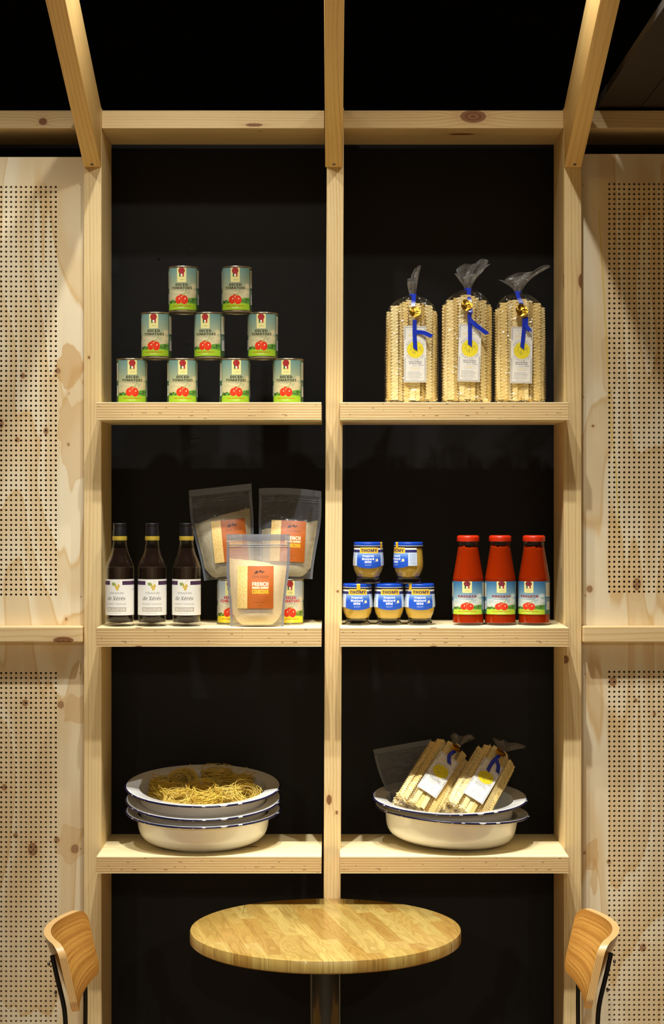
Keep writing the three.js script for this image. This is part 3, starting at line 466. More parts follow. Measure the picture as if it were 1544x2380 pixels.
[[1088.5, -0.14, 0.184, 'leftmost of the three'], [1163, 0.0, 0.186, 'in the middle of the three'], [1241.5, -0.45, 0.184, 'nearest the right post, label turned left']].forEach(([px, a, lvl, where], i) => {
  const t = thing('passata_bottle', 'red-capped passata bottle, ' + where, 'bottle', [PX(px, -0.015), S2, -0.015], 'passata bottles'); t.rotation.y = a;
  const gl = part('glass', pasGlass, glassSheet, t); part('neck_ring', pasRing, glassSheet, gl); part('passata', sauce(31 + i * 7, lvl), sauceMat, t); part('cap', pasCap, capRed, t); part('paper_label', pasLabel, passataMat, t);
});
// ---------------------------------------------------------------- pasta bags
const film = phys({ color: 0xffffff, transmission: 1, thickness: 0, roughness: 0.12, ior: 1.5, bumpMap: noiseBump, bumpScale: 0.007 });
const filmTop = phys({ color: 0xe9e6e0, transmission: 0.88, thickness: 0, roughness: 0.16, ior: 1.5, bumpMap: noiseBump, bumpScale: 0.004 });
const pastaMats = [0xf1d894, 0xecce82, 0xf4dfa2].map((c) => std({ color: c, roughness: 0.55 }));
const paperPasta = labelMat(pastaLabelTex, 0.5);
const blueSatin = phys({ color: 0x1230b4, roughness: 0.28, sheen: 0.4, sheenColor: new THREE.Color(0.3, 0.4, 1), side: THREE.DoubleSide });
const goldSeal = std({ color: 0xc89a36, metalness: 1, roughness: 0.22, bumpMap: noiseBump, bumpScale: 0.0012 });
function ribbonGeo(L, W, wave, s) {                                  // flat ribbon with frilled edges, standing on y = 0
  const n = Math.round(L / wave * 6);
  return grid(6, n, (u, v) => { const k = (u - 0.5) * 2, e = sst(0.5, 1, Math.abs(k)), y = v * L, ph = y / wave * 6.283 + (k > 0 ? 1.3 : 0) + s; return [k * W / 2 + e * 0.0007 * Math.cos(ph + 1), y + 0.0006 * e * Math.sin(ph), e * 0.0018 * Math.sin(ph) + 0.0012 * Math.sin(v * 5 + s)]; });
}
const ribs = [ribbonGeo(0.222, 0.0132, 0.0068, 0), ribbonGeo(0.222, 0.0172, 0.0076, 2), ribbonGeo(0.222, 0.0118, 0.0062, 4)];
const bendGeo = (() => { const g = ribbonGeo(0.036, 0.0125, 0.0066, 1), p = g.attributes.position; for (let i = 0; i < p.count; i++) { const a = p.getY(i) / 0.036 * Math.PI, r = 0.0105 + p.getZ(i); p.setXYZ(i, -r * Math.cos(a), 0.011 - r * Math.sin(a), p.getX(i)); } g.computeVertexNormals(); return g; })();
const se = (a, e) => Math.sign(a) * Math.pow(Math.abs(a), e);
const BH = 0.236, BA = 0.061, BB = 0.037;
function pastaBag(label, s, o) {                                       // o: a half width, neck shift, tuft [lean, spread, height], tails
  const t = thing('pasta_bag', label, 'pasta bag', [0, 0, 0], o.group), keep = seed; seed = s * 977 + 13;
  const A = o.a ?? BA, B = BB, nk = o.neck ?? [0, 0.262];
  const prof = (v) => { const y = v * nk[1], q = clamp((v - 0.76) / 0.24), top = sst(0.84, 1, v), k = v < 0.05 ? 0.88 + 0.12 * Math.sqrt(1 - Math.pow(1 - v / 0.05, 2)) : 1 - 0.04 * sst(0.5, 0.84, v); return [y, 0.085 + (k - 0.085) * Math.pow(1 - Math.pow(q, 2.3), 0.62), nk[0] * top]; };
  const ring = (v, a, out = 0) => { const [y, k, sh] = prof(v), f = 1 + 0.018 * (fbm(Math.cos(a) * 2 + 4, v * 7 + Math.sin(a) * 2, s, 3) - 0.5) * 2 + 0.05 * sst(0.84, 0.95, v) * Math.sin(a * 9 + s), e = lerp(0.62, 1, sst(0.85, 1, v)); return [se(Math.sin(a), e) * (A * k * f + out) + sh, y, se(Math.cos(a), e) * (B * k * f + out)]; };
  const body = grid(72, 60, (u, v) => ring(v, (u - 0.5) * 6.28318), (u, v) => [u * 3, v * 3]);
  const bottom = grid(36, 2, (u, v) => { const q = ring(0, -(u - 0.5) * 6.28318); return [q[0] * v, 0, q[2] * v]; });
  part('film', mergeGeometries([body, bottom]), film, t);
  const [lean, spread, th] = o.tuft;
  const tuft = grid(60, 26, (u, v) => {
    const a = (u - 0.5) * 6.28318, fold = 0.5 + 0.5 * Math.sin(a * 5 + s), hgt = th * (0.72 + 0.28 * Math.sin(a + (o.peak ?? 0.6)) + 0.1 * (fold - 0.5)), w = 0.0065 + (spread - 0.0065) * Math.pow(v, 0.8) * (0.75 + 0.5 * vn(u * 7, v * 2, s)), fl = 1 + 0.35 * v * Math.sin(a * 7 + 3 * v + s);
    return [nk[0] + w * Math.sin(a) * fl + lean * v * v * (o.split ? Math.sin(a) * 0.9 + 0.35 : 1), nk[1] - 0.002 + hgt * v, 0.007 * Math.cos(a) * (1 + 0.6 * v) * fl + 0.004 * Math.sin(a * 4 + v * 5)];
  }, (u, v) => [u * 2, v * 1.2]);
  part('film_tuft', tuft, filmTop, t);
  const put = (x, z, turn, i) => { const m = part('pasta_ribbon', ribs[i % 3], pastaMats[(i * 7 + s) % 3], t), L = 0.985 * nk[1] - 0.02 - 0.034 * Math.pow(Math.abs(x) / A, 2.2) - rr(0, 0.008); m.position.set(x, 0.007 + rnd() * 0.005, z); m.rotation.set(rr(-0.008, 0.008), turn, rr(-0.014, 0.014)); m.scale.y = L / 0.222; };
  for (let i = 0; i < 9; i++) { const x = (i / 8 - 0.5) * 1.66 * A, w = Math.abs(x) / A; put(x + rr(-0.001, 0.001), B * (0.86 - 0.3 * Math.pow(w, 4)) - 0.003 + (i % 2) * 0.0025, (x / A) * 0.5 + (i % 4 === 2 ? 0.75 : rr(-0.3, 0.3)), i); }
  for (let i = 0; i < 8; i++) { const x = (i / 7 - 0.5) * 1.6 * A; put(x, B * 0.48 + rr(-0.003, 0.003), rr(-0.5, 0.5), i + 1); }
  for (let i = 0; i < 6; i++) { const x = (i / 5 - 0.5) * 1.5 * A; put(x, -B * 0.05, rr(-1.2, 1.2), i + 2); }
  for (let i = 0; i < 7; i++) { const x = (i / 6 - 0.5) * 1.6 * A; put(x, -B * (0.72 - 0.25 * Math.pow(Math.abs(x) / A, 4)), rr(-0.4, 0.4), i); }
  for (const e of [-1, 1]) for (let i = 0; i < 3; i++) put(e * A * 0.9, (i - 1) * 0.45 * B, Math.PI / 2 + rr(-0.3, 0.3), i);
  for (let i = 0; i < 11; i++) { const m = part('pasta_bend', bendGeo, pastaMats[i % 3], t), k = (i % 6) / 5 - 0.5; m.position.set(k * 1.5 * A, 0.002 + rnd() * 0.006, (i < 6 ? 0.62 : 0.1) * B + rr(-0.003, 0.003)); m.rotation.set(rr(-0.3, 0.3), rr(-0.5, 0.5) + (i % 3) * 0.5, rr(-0.3, 0.3)); }
  const front = (x, y, d) => { const v = y / nk[1], [, k] = prof(v), w = clamp(Math.abs(x) / (A * k + 1e-6), 0, 0.98), e = 0.62; const sn = Math.pow(w, 1 / e); return B * k * Math.pow(Math.sqrt(1 - sn * sn), e) + d; };
  const [lx, ly, lw, lh, la] = o.label ?? [0.002, 0.116, 0.0525, 0.132, 0];
  const lab = grid(10, 24, (u, v) => { const a = (u - 0.5) * lw, b = (v - 0.5) * lh, x = lx + a * Math.cos(la) - b * Math.sin(la), y = ly + a * Math.sin(la) + b * Math.cos(la); return [x, y, front(x, y, 0.0018) + 0.0006 * Math.sin(v * 7)]; });
  part('paper_label', lab, paperPasta, t);
  const strip = (pts, w = 0.0095, tw = 0) => { const c = new THREE.CatmullRomCurve3(pts.map(([x, y, d]) => new THREE.Vector3(x, y, y < nk[1] ? front(x - (nk[0]) * sst(0.84, 1, y / nk[1]), Math.min(y, nk[1] - 0.001), d) : d))); return grid(2, 28, (u, v) => { const q = c.getPoint(v), d = c.getTangent(v), nx = d.y, ny = -d.x, l = Math.hypot(nx, ny) || 1, k = (u - 0.5) * w; return [q.x + nx / l * k, q.y + ny / l * k + (v === 1 ? k * 0.7 : 0), q.z + tw * (u - 0.5) * 0.006]; }); };
  const tie = part('ribbon_tie', new THREE.TorusGeometry(0.0068, 0.0022, 8, 24).rotateX(Math.PI / 2).scale(1, 1.6, 1).translate(nk[0], nk[1], 0), blueSatin, t);
  for (const pts of o.tails) part('ribbon_tail', strip(pts), blueSatin, tie);
  const [gx, gy, gr] = o.seal;
  const sl = grid(28, 4, (u, v) => { const a = -u * 6.283, r = gr * v; return [r * Math.cos(a), r * Math.sin(a) * 0.98, 0.0016 * Math.sin(a * 2 + 3 * v) * v]; }); const so = part('gold_seal', sl, goldSeal, t);
  so.position.set(gx, gy, front(gx, gy, 0.009)); so.rotation.set(-0.25, 0.1, 0.2);
  seed = keep; return t;
}
const bagZ = -0.02, bsc = (CZ - bagZ) / F;
{
  const base = (px) => [PX(px, bagZ), S1 + 0.0005, bagZ], up = (py) => (931 - py) * bsc;
  const b1 = pastaBag('upright bag of frilly pasta ribbons nearest the middle post, ribbon tail to the right', 1, { a: 0.0635, group: 'upright pasta bags', neck: [0.003, up(677)], tuft: [0.002, 0.013, 0.07], peak: 0.4, label: [0.0065, up(817), 0.0525, 0.132, 0], seal: [0.006, up(719), 0.0135],
    tails: [[[0.006, up(675), 0.008], [0.0035, up(690), 0.004], [0.002, up(712), 0.006]], [[0.0055, up(738), 0.006], [0.0055, up(770), 0.003], [0.007, up(806), 0.003]], [[0.008, up(766), 0.003], [0.026, up(768), 0.008], [0.046, up(777), 0.016]]] });
  b1.position.set(...base(957));
  const b2 = pastaBag('upright bag of frilly pasta ribbons in the middle of the three, fanned film top', 2, { a: 0.061, group: 'upright pasta bags', neck: [0.003, up(664)], tuft: [0.03, 0.015, 0.072], peak: -0.9, split: true, label: [0.004, up(814), 0.0525, 0.134, -0.03], seal: [-0.003, up(704), 0.0135],
    tails: [[[0.004, up(660), 0.008], [0.004, up(690), 0.004], [0.006, up(722), 0.01]], [[0.004, up(722), 0.006], [0.005, up(760), 0.003], [0.005, up(797), 0.003]], [[0.004, up(737), 0.004], [0.02, up(752), 0.009], [0.046, up(771), 0.015]]] });
  b2.position.set(...base(1085));
  const b3 = pastaBag('upright bag of frilly pasta ribbons nearest the right post, film top folded to the right', 3, { a: 0.0615, group: 'upright pasta bags', neck: [-0.003, up(671)], tuft: [0.05, 0.014, 0.066], peak: -0.3, split: true, label: [0.001, up(819), 0.0505, 0.132, -0.02], seal: [0.001, up(716), 0.0145],
    tails: [[[-0.006, up(669), 0.008], [-0.005, up(684), 0.004], [0.001, up(700), 0.006]], [[0.007, up(734), 0.006], [0.006, up(765), 0.003], [0.002, up(803), 0.003]], [[0.012, up(732), 0.004], [0.011, up(750), 0.006], [0.02, up(765), 0.01]]] });
  b3.position.set(...base(1208));
}

// ---------------------------------------------------------------- couscous pouches
const pouchClear = phys({ color: 0xdfe3ea, transmission: 0.9, thickness: 0, roughness: 0.12, ior: 1.4, bumpMap: noiseBump, bumpScale: 0.005 });
const pouchMilky = phys({ color: 0xf6f2ec, transmission: 0.84, thickness: 0, roughness: 0.24, ior: 1.5, bumpMap: noiseBump, bumpScale: 0.002 });
const sealMat = phys({ color: 0xb9c0cc, transmission: 0.75, thickness: 0, roughness: 0.3, ior: 1.5 });
const couscousMap = tex(512, 512, (u, v) => { const i = u * 130, j = v * 130, a = hsh(Math.floor(i), Math.floor(j), 3), d = Math.hypot(i % 1 - 0.5, j % 1 - 0.5); return mix3([250, 234, 184], [222, 184, 112], clamp(0.5 * a * a + 0.55 * sst(0.34, 0.6, d))); }, true, THREE.RepeatWrapping);
const couscousMat = std({ map: couscousMap, roughness: 0.8, bumpMap: couscousMap, bumpScale: 0.0008 }), couscousLab = labelMat(couscousTex, 0.38);
function pouch(label, s, o, pos, rot, group) {
  const t = thing('couscous_pouch', label, 'pouch', pos, group); t.rotation.set(...rot); const W0 = o.w0 ?? 0.124, W1 = o.w1 ?? 0.148, H = o.h ?? 0.214, fill = o.fill ?? 0.64, T = 0.033;
  const wid = (v) => lerp(W0, W1, sst(0, 0.75, v)) / 2, thick = (v) => T * (v < 0.12 ? 0.55 + 0.45 * Math.sqrt(v / 0.12) : 1 - sst(0.3, 0.92, v)) + 0.0012;
  const surf = (u, v, side, k = 1, wk = 1) => { const c = (u - 0.5) * 2, inner = clamp(Math.abs(c) / 0.93), bul = Math.pow(1 - Math.pow(inner, 2.4), 0.8), wr = 1 + 0.05 * (fbm(u * 5, v * 6, s + side, 2) - 0.5) * 2, y = v * H - (side ? 0 : 0) + 0.006 * (1 - v) * 0 + (o.arch ?? 0) * (1 - c * c) * v * v; return [c * wid(v) * wk + 0.004 * Math.sin(v * 4 + s) * v * v, y, (side ? -1 : 1) * (thick(v) * bul * k * wr * (k === 1 ? 1 : 0.96) + 0.0003)]; };
  const fr = grid(40, 40, (u, v) => surf(u, v, 0), (u, v) => [u * 1.5, v * 2]), bk = grid(40, 40, (u, v) => surf(1 - u, v, 1), (u, v) => [u * 1.5, v * 2]);
  part('film', mergeGeometries([fr, bk]), o.milky ? pouchMilky : pouchClear, t);
  const topY = (u) => fill + (o.slope ?? 0) * (u - 0.5) + 0.03 * (fbm(u * 5, 1, s, 2) - 0.5), K = 0.93, bot = 0.02;
  const cv = (u, v) => { const c = Math.abs(u - 0.5) * 2, lo = bot + 0.12 * Math.pow(clamp((c - 0.55) / 0.45), 2); return lerp(lo, topY(u), v); };
  const cf = grid(36, 30, (u, v) => surf(u, cv(u, v), 0, K, 0.9), (u, v) => [u, v * 1.3]), cb = grid(36, 30, (u, v) => surf(1 - u, cv(1 - u, v), 1, K, 0.9), (u, v) => [u, v * 1.3]);
  const ct = grid(36, 4, (u, v) => { const a = surf(u, topY(u), 0, K, 0.9), b = surf(u, topY(u), 1, K, 0.9); return [a[0], a[1], lerp(a[2], b[2], v)]; }, (u, v) => [u, v * 0.3]);
  part('couscous', mergeGeometries([cf, cb, ct]), couscousMat, t);
  for (const y of [0.862, 0.885]) part('zip', tube([...Array(9)].map((_, i) => { const q = surf(i / 8 * 0.94 + 0.03, y, 0); return [q[0], q[1], q[2] + 0.0006]; }), 0.0009, 24, 6), sealMat, t);
  part('top_seal', grid(20, 2, (u, v) => { const q = surf(u, 0.93 + 0.07 * v, 0); return [q[0], q[1], q[2] + 0.0005]; }), sealMat, t);
  for (const e of [0, 1]) part('side_seal', grid(2, 30, (u, v) => { const q = surf(e ? 1 - 0.045 * u : 0.045 * u, v * 0.92, 0); return [q[0], q[1], q[2] + 0.0004]; }), sealMat, t);
  const [lx, ly, lw, lh] = o.label ?? [0.004, 0.42, 0.084, 0.098];
  part('paper_label', grid(16, 16, (u, v) => { const y = ly * H + (v - 0.5) * lh, vv = y / H, x = lx + (u - 0.5) * lw, q = surf(clamp(x / (2 * wid(vv)) + 0.5), vv, 0); return [x, y, q[2] + 0.0012]; }), couscousLab, t);
  return t;
}
pouch('front milky couscous pouch standing on the shelf between two peeled tomato cans', 5, { milky: true, slope: -0.1, label: [-0.0035, 0.425, 0.084, 0.098], fill: 0.7 }, [PX(598, 0.045), S2 + 0.0006, 0.045], [-0.03, 0, 0], 'couscous pouches');
pouch('tilted clear couscous pouch standing on the left peeled tomato can', 9, { w0: 0.12, w1: 0.15, slope: 0.1, fill: 0.68, label: [0.012, 0.4, 0.08, 0.1], h: 0.218 }, [PX(533, -0.045), S2 + CH + 0.0005, -0.045], [-0.06, 0, 0.11], 'couscous pouches');
pouch('clear couscous pouch with wrinkled top on the right peeled tomato can', 12, { w0: 0.124, w1: 0.149, slope: 0.13, fill: 0.6, label: [0.0, 0.415, 0.082, 0.098], h: 0.21, arch: 0.004 }, [PX(666, -0.045), S2 + CH + 0.0005, -0.045], [-0.06, 0, -0.045], 'couscous pouches');

// ---------------------------------------------------------------- enamel bowls
const enamel = phys({ color: 0xf6f4ee, roughness: 0.16, clearcoat: 0.5, clearcoatRoughness: 0.05, side: THREE.DoubleSide });
const rimTex = canvasTex(1024, 16, (g, w, h) => { g.fillStyle = '#141640'; g.fillRect(0, 0, w, h); g.fillStyle = '#d8d6d8'; for (let i = 0; i < 46; i++) { const x = hsh(i, 3, 5) * w; g.beginPath(); g.ellipse(x, hsh(i, 5, 5) * h, 2 + 7 * hsh(i, 4, 5) ** 3, 2.2, 0, 0, 7); g.fill(); } });
rimTex.wrapS = rimTex.wrapT = THREE.RepeatWrapping; const rimMat = std({ map: rimTex, roughness: 0.25 });
function bowlGeo(rb, R, H) {                                          // body radius, rim radius, height
  const out = smooth([[0, 0.0022], [rb * 0.68, 0.0005], [rb * 0.8, 0.003], [rb * 0.905, 0.012], [rb * 0.965, 0.028], [rb * 0.99, H * 0.75], [rb, H * 0.95], [rb * 1.02, H], [R - 0.004, H + 0.0045], [R, H + 0.003]], 60);
  const inn = out.map(([r, y]) => [Math.max(0, r - (r > rb * 0.9 && r < rb * 1.01 ? 0.0024 : 0.0006)), y + (r < rb * 0.9 ? 0.0026 : r > rb ? 0.0014 : 0.0006)]).reverse();
  return lathe([...out, ...inn], 96);
}
const RIM = 0.1842, BHt = 0.07, bowlA = bowlGeo(0.159, RIM, BHt), bowlB = bowlGeo(0.154, RIM, BHt), rimGeo = new THREE.TorusGeometry(RIM, 0.0024, 10, 120).rotateX(Math.PI / 2).translate(0, BHt + 0.0036, 0);
{ const uv = rimGeo.attributes.uv; for (let i = 0; i < uv.count; i++) uv.setXY(i, uv.getX(i), uv.getY(i)); }
function bowl(g, label, group, pos, rx, rz) { const t = thing('enamel_bowl', label, 'bowl', pos, group); t.rotation.set(rx, 0, rz); part('basin', g, enamel, t); part('navy_rim', rimGeo, rimMat, t); t.updateMatrixWorld(); return t; }
const DZ = -0.082, bx = PX(472, DZ), rad = Math.PI / 180;
bowl(bowlA, 'bottom white enamel bowl of the left stack standing on the shelf', 'left bowl stack', [bx + 0.001, S3 + 0.0085, DZ], 4 * rad, 0);
bowl(bowlB, 'middle white enamel bowl nested in the left stack', 'left bowl stack', [bx + 0.001, S3 + 0.036, DZ - 0.004], 7.2 * rad, -0.2 * rad);
const topBowl = bowl(bowlB, 'top white enamel bowl of the left stack filled with noodle nests', 'left bowl stack', [bx - 0.0005, S3 + 0.066, DZ - 0.004], 6.8 * rad, -0.6 * rad);
const bx2 = PX(1046, DZ);
bowl(bowlA, 'lower white enamel bowl under the leaning pasta bags, tilted to the right', 'right bowl stack', [bx2, S3 + 0.0082, DZ], 0.6 * rad, -3.6 * rad);
const holdBowl = bowl(bowlB, 'upper white enamel bowl holding the leaning pasta bags', 'right bowl stack', [bx2 - 0.001, S3 + 0.038, DZ - 0.003], 4.2 * rad, -0.4 * rad);

// ---------------------------------------------------------------- noodle nests
function nestGeo(s) {
  seed = s * 131 + 5; const gs = [];
  for (let i = 0; i < 170; i++) {
    const a0 = rr(0, 6.283), span = rr(3.4, 7.2), R = rr(0.015, 0.036), hgt = rr(0.003, 0.043), tx = rr(-0.8, 0.8), tz = rr(-0.8, 0.8), pts = [], n = 13, wob = rr(0.0005, 0.004), ph = rr(0, 6);
    for (let k = 0; k <= n; k++) { const f = k / n, a = a0 + span * f, loose = i % 5 === 0 ? 0.006 * Math.pow(Math.abs(f - 0.5) * 2, 3) : 0, r = R + wob * Math.sin(3 * a + ph) + loose; pts.push([r * Math.cos(a), Math.max(0.001, hgt + tx * r * Math.cos(a) * 0.5 + tz * r * Math.sin(a) * 0.5 + wob * Math.sin(2 * a + ph) + loose * 0.4), r * Math.sin(a)]); }
    gs.push(tube(pts, 0.00058, 28, 4));
  }
  return mergeGeometries(gs);
}
const nests = [nestGeo(1), nestGeo(2), nestGeo(3)], noodleMats = [std({ color: 0xe8c650, roughness: 0.5 }), std({ color: 0xeed066, roughness: 0.5 })];
[[-0.098, 0.026, -0.02, 'at the far left of the bowl'], [-0.046, 0.036, -0.068, 'at the back left, propped on its side', 0.6], [-0.064, 0.02, 0.03, 'left of the middle'], [-0.046, 0.014, 0.078, 'at the front left'], [-0.002, 0.026, 0.026, 'in the middle with a loose end'], [0.03, 0.036, -0.068, 'at the back middle'], [0.082, 0.03, -0.045, 'at the back right', -0.4], [0.062, 0.022, 0.036, 'at the front right'], [0.014, 0.013, 0.085, 'at the very front'], [0.096, 0.026, 0.026, 'at the far right', -0.3]].forEach(([x, y, z, where, tilt], i) => {
  const o = solo('noodle_nest', nests[i % 3], noodleMats[i % 2], 'golden dried noodle nest ' + where, 'noodle nest', 'noodle nests in the enamel bowl');
  const p = new THREE.Vector3(x, y + 0.006, z).applyMatrix4(topBowl.matrixWorld); o.position.copy(p); o.rotation.set(0.12 + (tilt ? 0.3 : rr(-0.15, 0.2)), i * 1.3, tilt ?? rr(-0.2, 0.2)); o.scale.setScalar(1.08);
});

// ---------------------------------------------------------------- bags leaning in the right bowl
function lean(t, base, axis) {
  const y = new THREE.Vector3(...axis).normalize(), n = new THREE.Vector3(0, 0.25, 1); n.addScaledVector(y, -n.dot(y)).normalize();
  const x = new THREE.Vector3().crossVectors(y, n); t.quaternion.setFromRotationMatrix(new THREE.Matrix4().makeBasis(x, y, n)); t.position.set(...base);
}
const inB = S3 + 0.068;
lean(pastaBag('pasta bag leaning back in the right bowl, left of the pair', 6, { a: 0.056, group: 'leaning pasta bags', neck: [0.006, 0.25], tuft: [0.004, 0.02, 0.062], peak: -0.4, label: [0.006, 0.118, 0.0525, 0.132, -0.04], seal: [0.012, 0.214, 0.0135],
  tails: [[[0.008, 0.25, 0.006], [0.01, 0.236, 0.004], [0.011, 0.214, 0.006]], [[0.012, 0.205, 0.006], [0.006, 0.182, 0.006], [0.016, 0.16, 0.004]]] }), [PX(957, 0.02), inB + 0.014, 0.012], [0.43, 0.56, -0.7]);
lean(pastaBag('pasta bag leaning back in the right bowl, right of the pair, two ribbon tails', 8, { a: 0.056, group: 'leaning pasta bags', neck: [0.006, 0.25], tuft: [0.02, 0.018, 0.058], peak: -0.2, split: true, label: [0.0, 0.112, 0.0525, 0.132, -0.03], seal: [0.004, 0.212, 0.0135],
  tails: [[[0.008, 0.25, 0.006], [0.007, 0.238, 0.004], [0.004, 0.214, 0.006]], [[0.004, 0.202, 0.006], [-0.002, 0.176, 0.003], [-0.003, 0.142, 0.003]], [[0.004, 0.186, 0.004], [0.014, 0.172, 0.004], [0.02, 0.15, 0.006]]] }), [PX(1070, 0.0), inB + 0.002, 0.02], [0.42, 0.55, -0.71]);
pouch('half-empty clear couscous pouch lying back behind the leaning pasta bags', 15, { w0: 0.12, w1: 0.15, fill: 0.36, slope: 0.1, h: 0.2, label: [0.016, 0.3, 0.05, 0.06] }, [PX(985, -0.1), S3 + 0.055, -0.11], [-0.6, 0.1, 0.24], 'couscous pouches');
// ---------------------------------------------------------------- round table
{
  const TR = 0.2965, TX = PX(757, 0.293), TZ = 0.298, TTop = 0.749, th = 0.028, cut = 0.2955;
  const t = thing('round_table', 'round oak butcher-block table on a black pedestal', 'table', [TX, 0, TZ]);
  const top = new THREE.Group(); top.name = 'table_top'; top.position.y = TTop; t.add(top);
  const mats = [0xfaf2e4, 0xf4e6d0, 0xf0dcc0, 0xfdf6ea, 0xe6ceb0, 0xf6ead6].map((c) => { const k = new THREE.Color(c); k.multiply(new THREE.Color(0.78, 0.88, 0.84)); const m = phys({ map: oakTex, color: k, roughness: 0.3, clearcoat: 0.35, clearcoatRoughness: 0.12 }); return m; });
  const ang = 0.22, ca = Math.cos(ang), sa = Math.sin(ang), W = 0.0335; seed = 4242;
  const clip = (poly, inside, cross) => { const o = []; for (let i = 0; i < poly.length; i++) { const a = poly[i], b = poly[(i + 1) % poly.length], ia = inside(a), ib = inside(b); if (ia) o.push(a); if (ia !== ib) o.push(cross(a, b)); } return o; };
  const circ = [...Array(120)].map((_, i) => [TR * Math.cos(i / 120 * 6.28318), TR * Math.sin(i / 120 * 6.28318)]);
  for (let k = -9; k < 9; k++) {
    let v = -TR - rr(0, 0.2);
    while (v < TR) {
      const v1 = v + rr(0.17, 0.36), u0 = k * W, u1 = u0 + W; let poly = circ;
      for (const [ax, c, s] of [[0, u0, 1], [0, u1, -1], [1, v, 1], [1, v1, -1]]) { poly = clip(poly, (p) => s * (p[ax] - c) > 0, (a, b) => { const f = (c - a[ax]) / (b[ax] - a[ax]); return [lerp(a[0], b[0], f), lerp(a[1], b[1], f)]; }); if (poly.length < 3) break; }
      const vs = v; v = v1; if (poly.length < 3) continue;
      let ar = 0; poly.forEach((p, i) => { const q = poly[(i + 1) % poly.length]; ar += p[0] * q[1] - q[0] * p[1]; }); if (Math.abs(ar) < 4e-6) continue;
      // rings: [inset of the round rim, height]
      const rings = [[0.004, -th], [0, -th + 0.003], [0, -0.0045], [0.0013, -0.0015], [0.0045, 0]], n = poly.length, P = [], I = [], uv = [], ox = rr(0, 0.15), oy = rr(0, 0.4);
      const world = ([a, b], inset) => { const r = Math.hypot(a, b), q = r - inset; if (r > TR - 0.0006) { const onU = Math.abs(a - u0) < 1e-7 || Math.abs(a - u1) < 1e-7, onV = Math.abs(b - vs) < 1e-7 || Math.abs(b - v1) < 1e-7; if (onU && q > Math.abs(a)) b = Math.sign(b) * Math.sqrt(q * q - a * a); else if (onV && q > Math.abs(b)) a = Math.sign(a) * Math.sqrt(q * q - b * b); else { a *= q / r; b *= q / r; } } let x = a * ca + b * sa, z = -a * sa + b * ca; if (z < -cut) z = -cut; return [x, z, a, b]; };
      rings.forEach(([ins, y]) => poly.forEach((p) => { const [x, z, a, b] = world(p, ins); P.push(x, y, z); uv.push((a - u0 + ox) / 0.2, (b - vs + oy) / 0.4); }));
      for (let r = 0; r < 4; r++) for (let i = 0; i < n; i++) { const j = (i + 1) % n, a = r * n + i, b = r * n + j, c = a + n, d = b + n; I.push(a, d, b, a, c, d); }
      for (let i = 1; i + 1 < n; i++) { I.push(4 * n, 4 * n + i + 1, 4 * n + i); I.push(0, i, i + 1); }
      let g = new THREE.BufferGeometry(); g.setAttribute('position', new THREE.Float32BufferAttribute(P, 3)); g.setAttribute('uv', new THREE.Float32BufferAttribute(uv, 2)); g.setIndex(I); g = toCreasedNormals(g.toNonIndexed(), 0.7);
      part('stave', g, mats[Math.floor(rnd() * 6)], top);
    }
  }
  const blackGloss = phys({ color: 0x0a0a0a, roughness: 0.22, clearcoat: 0.5 });
  part('pedestal', new THREE.CylinderGeometry(0.0365, 0.0365, TTop - th - 0.012, 40).translate(0, (TTop - th) / 2, 0), blackGloss, t);
  part('base', lathe([[0, 0.03], [0.05, 0.028], [0.136, 0.012], [0.146, 0.004], [0.146, 0], [0, 0]], 56), blackGloss, t);
  part('top_plate', new THREE.CylinderGeometry(0.11, 0.1, 0.006, 32).translate(0, TTop - th - 0.004, 0), blackGloss, t);
}
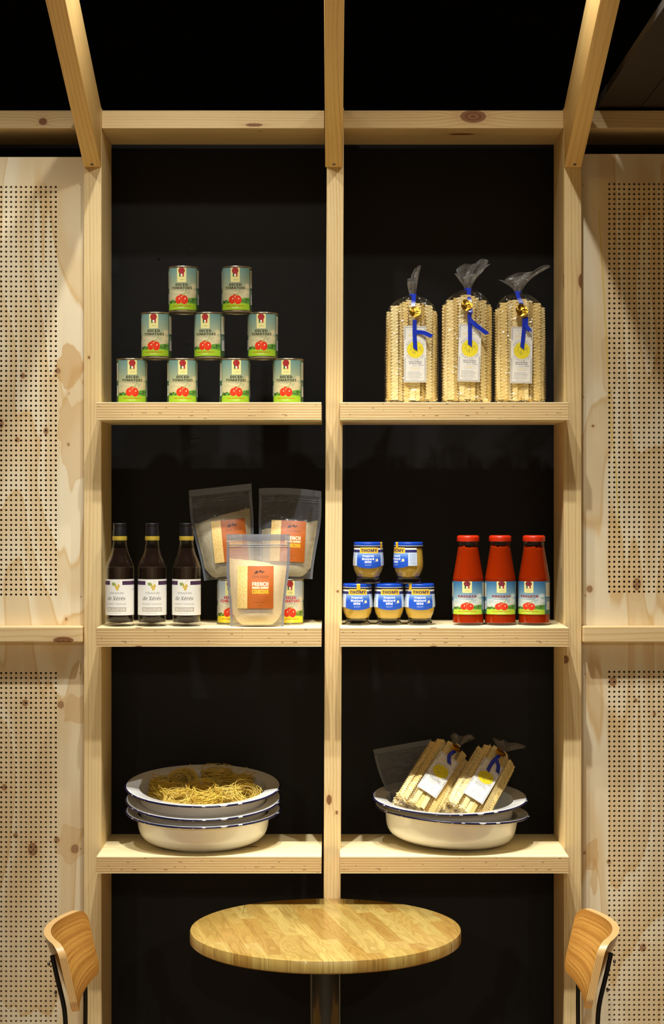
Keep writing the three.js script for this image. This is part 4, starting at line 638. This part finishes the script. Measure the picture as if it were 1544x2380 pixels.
// ---------------------------------------------------------------- chairs
{
  const plyOak = phys({ map: oakStraight, color: 0xffeccc, roughness: 0.32, clearcoat: 0.3, clearcoatRoughness: 0.15 });
  const edgeTex = tex(64, 64, (u, v) => { const k = v * 9, f = k % 1; return mix3(Math.floor(k) % 2 ? [206, 158, 92] : [236, 200, 138], [140, 96, 48], 0.7 * Math.exp(-Math.pow(Math.min(f, 1 - f) / 0.13, 2))); });
  const plyEdgeMat = phys({ map: edgeTex, roughness: 0.4, clearcoat: 0.3 }), steel = std({ color: 0x0c0c0d, roughness: 0.4, metalness: 0.3 }), boltMat = std({ color: 0x8a8a88, metalness: 1, roughness: 0.3 });
  // moulded sheet: outline of half width hw and half height hh with corner radius r, thickness th; place(s, t, off) -> point
  function sheet(hw, hh, r, th, place, grainAlongT) {
    const NU = 40, NV = 20, hAt = (s) => { const a = Math.abs(s) - (hw - r); return a <= 0 ? hh : hh - r + Math.sqrt(Math.max(0, r * r - a * a)); };
    const pt = (u, v, off) => { const s = -hw * Math.cos(Math.PI * u), t = (v * 2 - 1) * hAt(s); return place(s, t, off); };
    const uvf = (u, v) => { const s = -hw * Math.cos(Math.PI * u), t = (v * 2 - 1) * hh; return grainAlongT ? [s / 0.2, t / 0.4] : [t / 0.2, s / 0.4]; };
    const a = grid(NU, NV, (u, v) => pt(u, v, 0), uvf), b = grid(NU, NV, (u, v) => pt(1 - u, v, -th), (u, v) => uvf(1 - u, v));
    const path = []; for (let i = 0; i <= NU; i++) path.push([i / NU, 1]); for (let j = NV; j >= 0; j--) path.push([1, j / NV]); for (let i = NU; i >= 0; i--) path.push([i / NU, 0]); for (let j = 0; j <= NV; j++) path.push([0, j / NV]);
    const e = grid(path.length - 1, 1, (u, v) => { const [pu, pv] = path[Math.round(u * (path.length - 1))]; return pt(pu, pv, -th * v); }, (u, v) => [u * 8, v]);
    return [mergeGeometries([a, b]), e];
  }
  // local frame: the sitter faces +x, z across, the origin on the floor under the back
  const back = sheet(0.168, 0.071, 0.026, 0.014, (s, t, off) => { const c = s / 0.168, sag = -(0.014 + 0.035 * sst(0, 1, (t + 0.071) / 0.142)) * (1 - c * c), x = -0.22 * (t + 0.071) + sag + off * 1, nz = off * -0.5 * c; return [x, 0.721 + t * 0.97, s + nz]; }, false);
  const seat = sheet(0.19, 0.155, 0.05, 0.012, (s, t, off) => [0.172 + t, 0.452 - 0.012 * (1 - (s / 0.19) ** 2) + off + 0.012 * sst(-0.08, -0.155, t), s], true);
  const tubesAt = (sz) => [tube([[-0.058, 0.765, sz * 0.148], [-0.048, 0.72, sz * 0.148], [-0.034, 0.66, sz * 0.148], [-0.031, 0.625, sz * 0.148], [-0.031, 0.52, sz * 0.15], [-0.031, 0.43, sz * 0.152], [-0.05, 0.006, sz * 0.185]], 0.0048, 48, 10), tube([[0.3, 0.434, sz * 0.15], [0.315, 0.41, sz * 0.155], [0.328, 0.006, sz * 0.185]], 0.0048, 24, 10), tube([[-0.03, 0.43, sz * 0.152], [0.14, 0.426, sz * 0.148], [0.3, 0.434, sz * 0.15]], 0.0048, 20, 10)];
  function chair(label, pos, turn) {
    const t = thing('plywood_chair', label, 'chair', pos, 'chairs at the round table'); t.rotation.y = turn;
    const b = part('backrest', back[0], plyOak, t); part('layered_edge', back[1], plyEdgeMat, b);
    const s = part('seat', seat[0], plyOak, t); part('layered_edge', seat[1], plyEdgeMat, s);
    for (const sz of [-1, 1]) {
      const [r, f, sd] = tubesAt(sz); const leg = part('leg', r, steel, t); part('leg', f, steel, t); part('side_bar', sd, steel, t);
      for (const [x, y] of [[-0.058, 0.748], [-0.044, 0.69]]) part('bolt', new THREE.SphereGeometry(0.0048, 12, 8).scale(0.6, 1, 1).translate(x - 0.007, y, sz * 0.148), boltMat, leg);
    }
    part('cross_bar', tube([[-0.031, 0.43, -0.152], [-0.031, 0.428, 0], [-0.031, 0.43, 0.152]], 0.0055, 12, 8), steel, t);
    return t;
  }
  const cz = 0.465;
  chair('oak plywood chair at the left side of the round table', [-0.507, 0, cz], 0);
  chair('oak plywood chair at the right side of the round table', [0.5085, 0, cz - 0.02], Math.PI);
}
renderer.render(scene, camera);
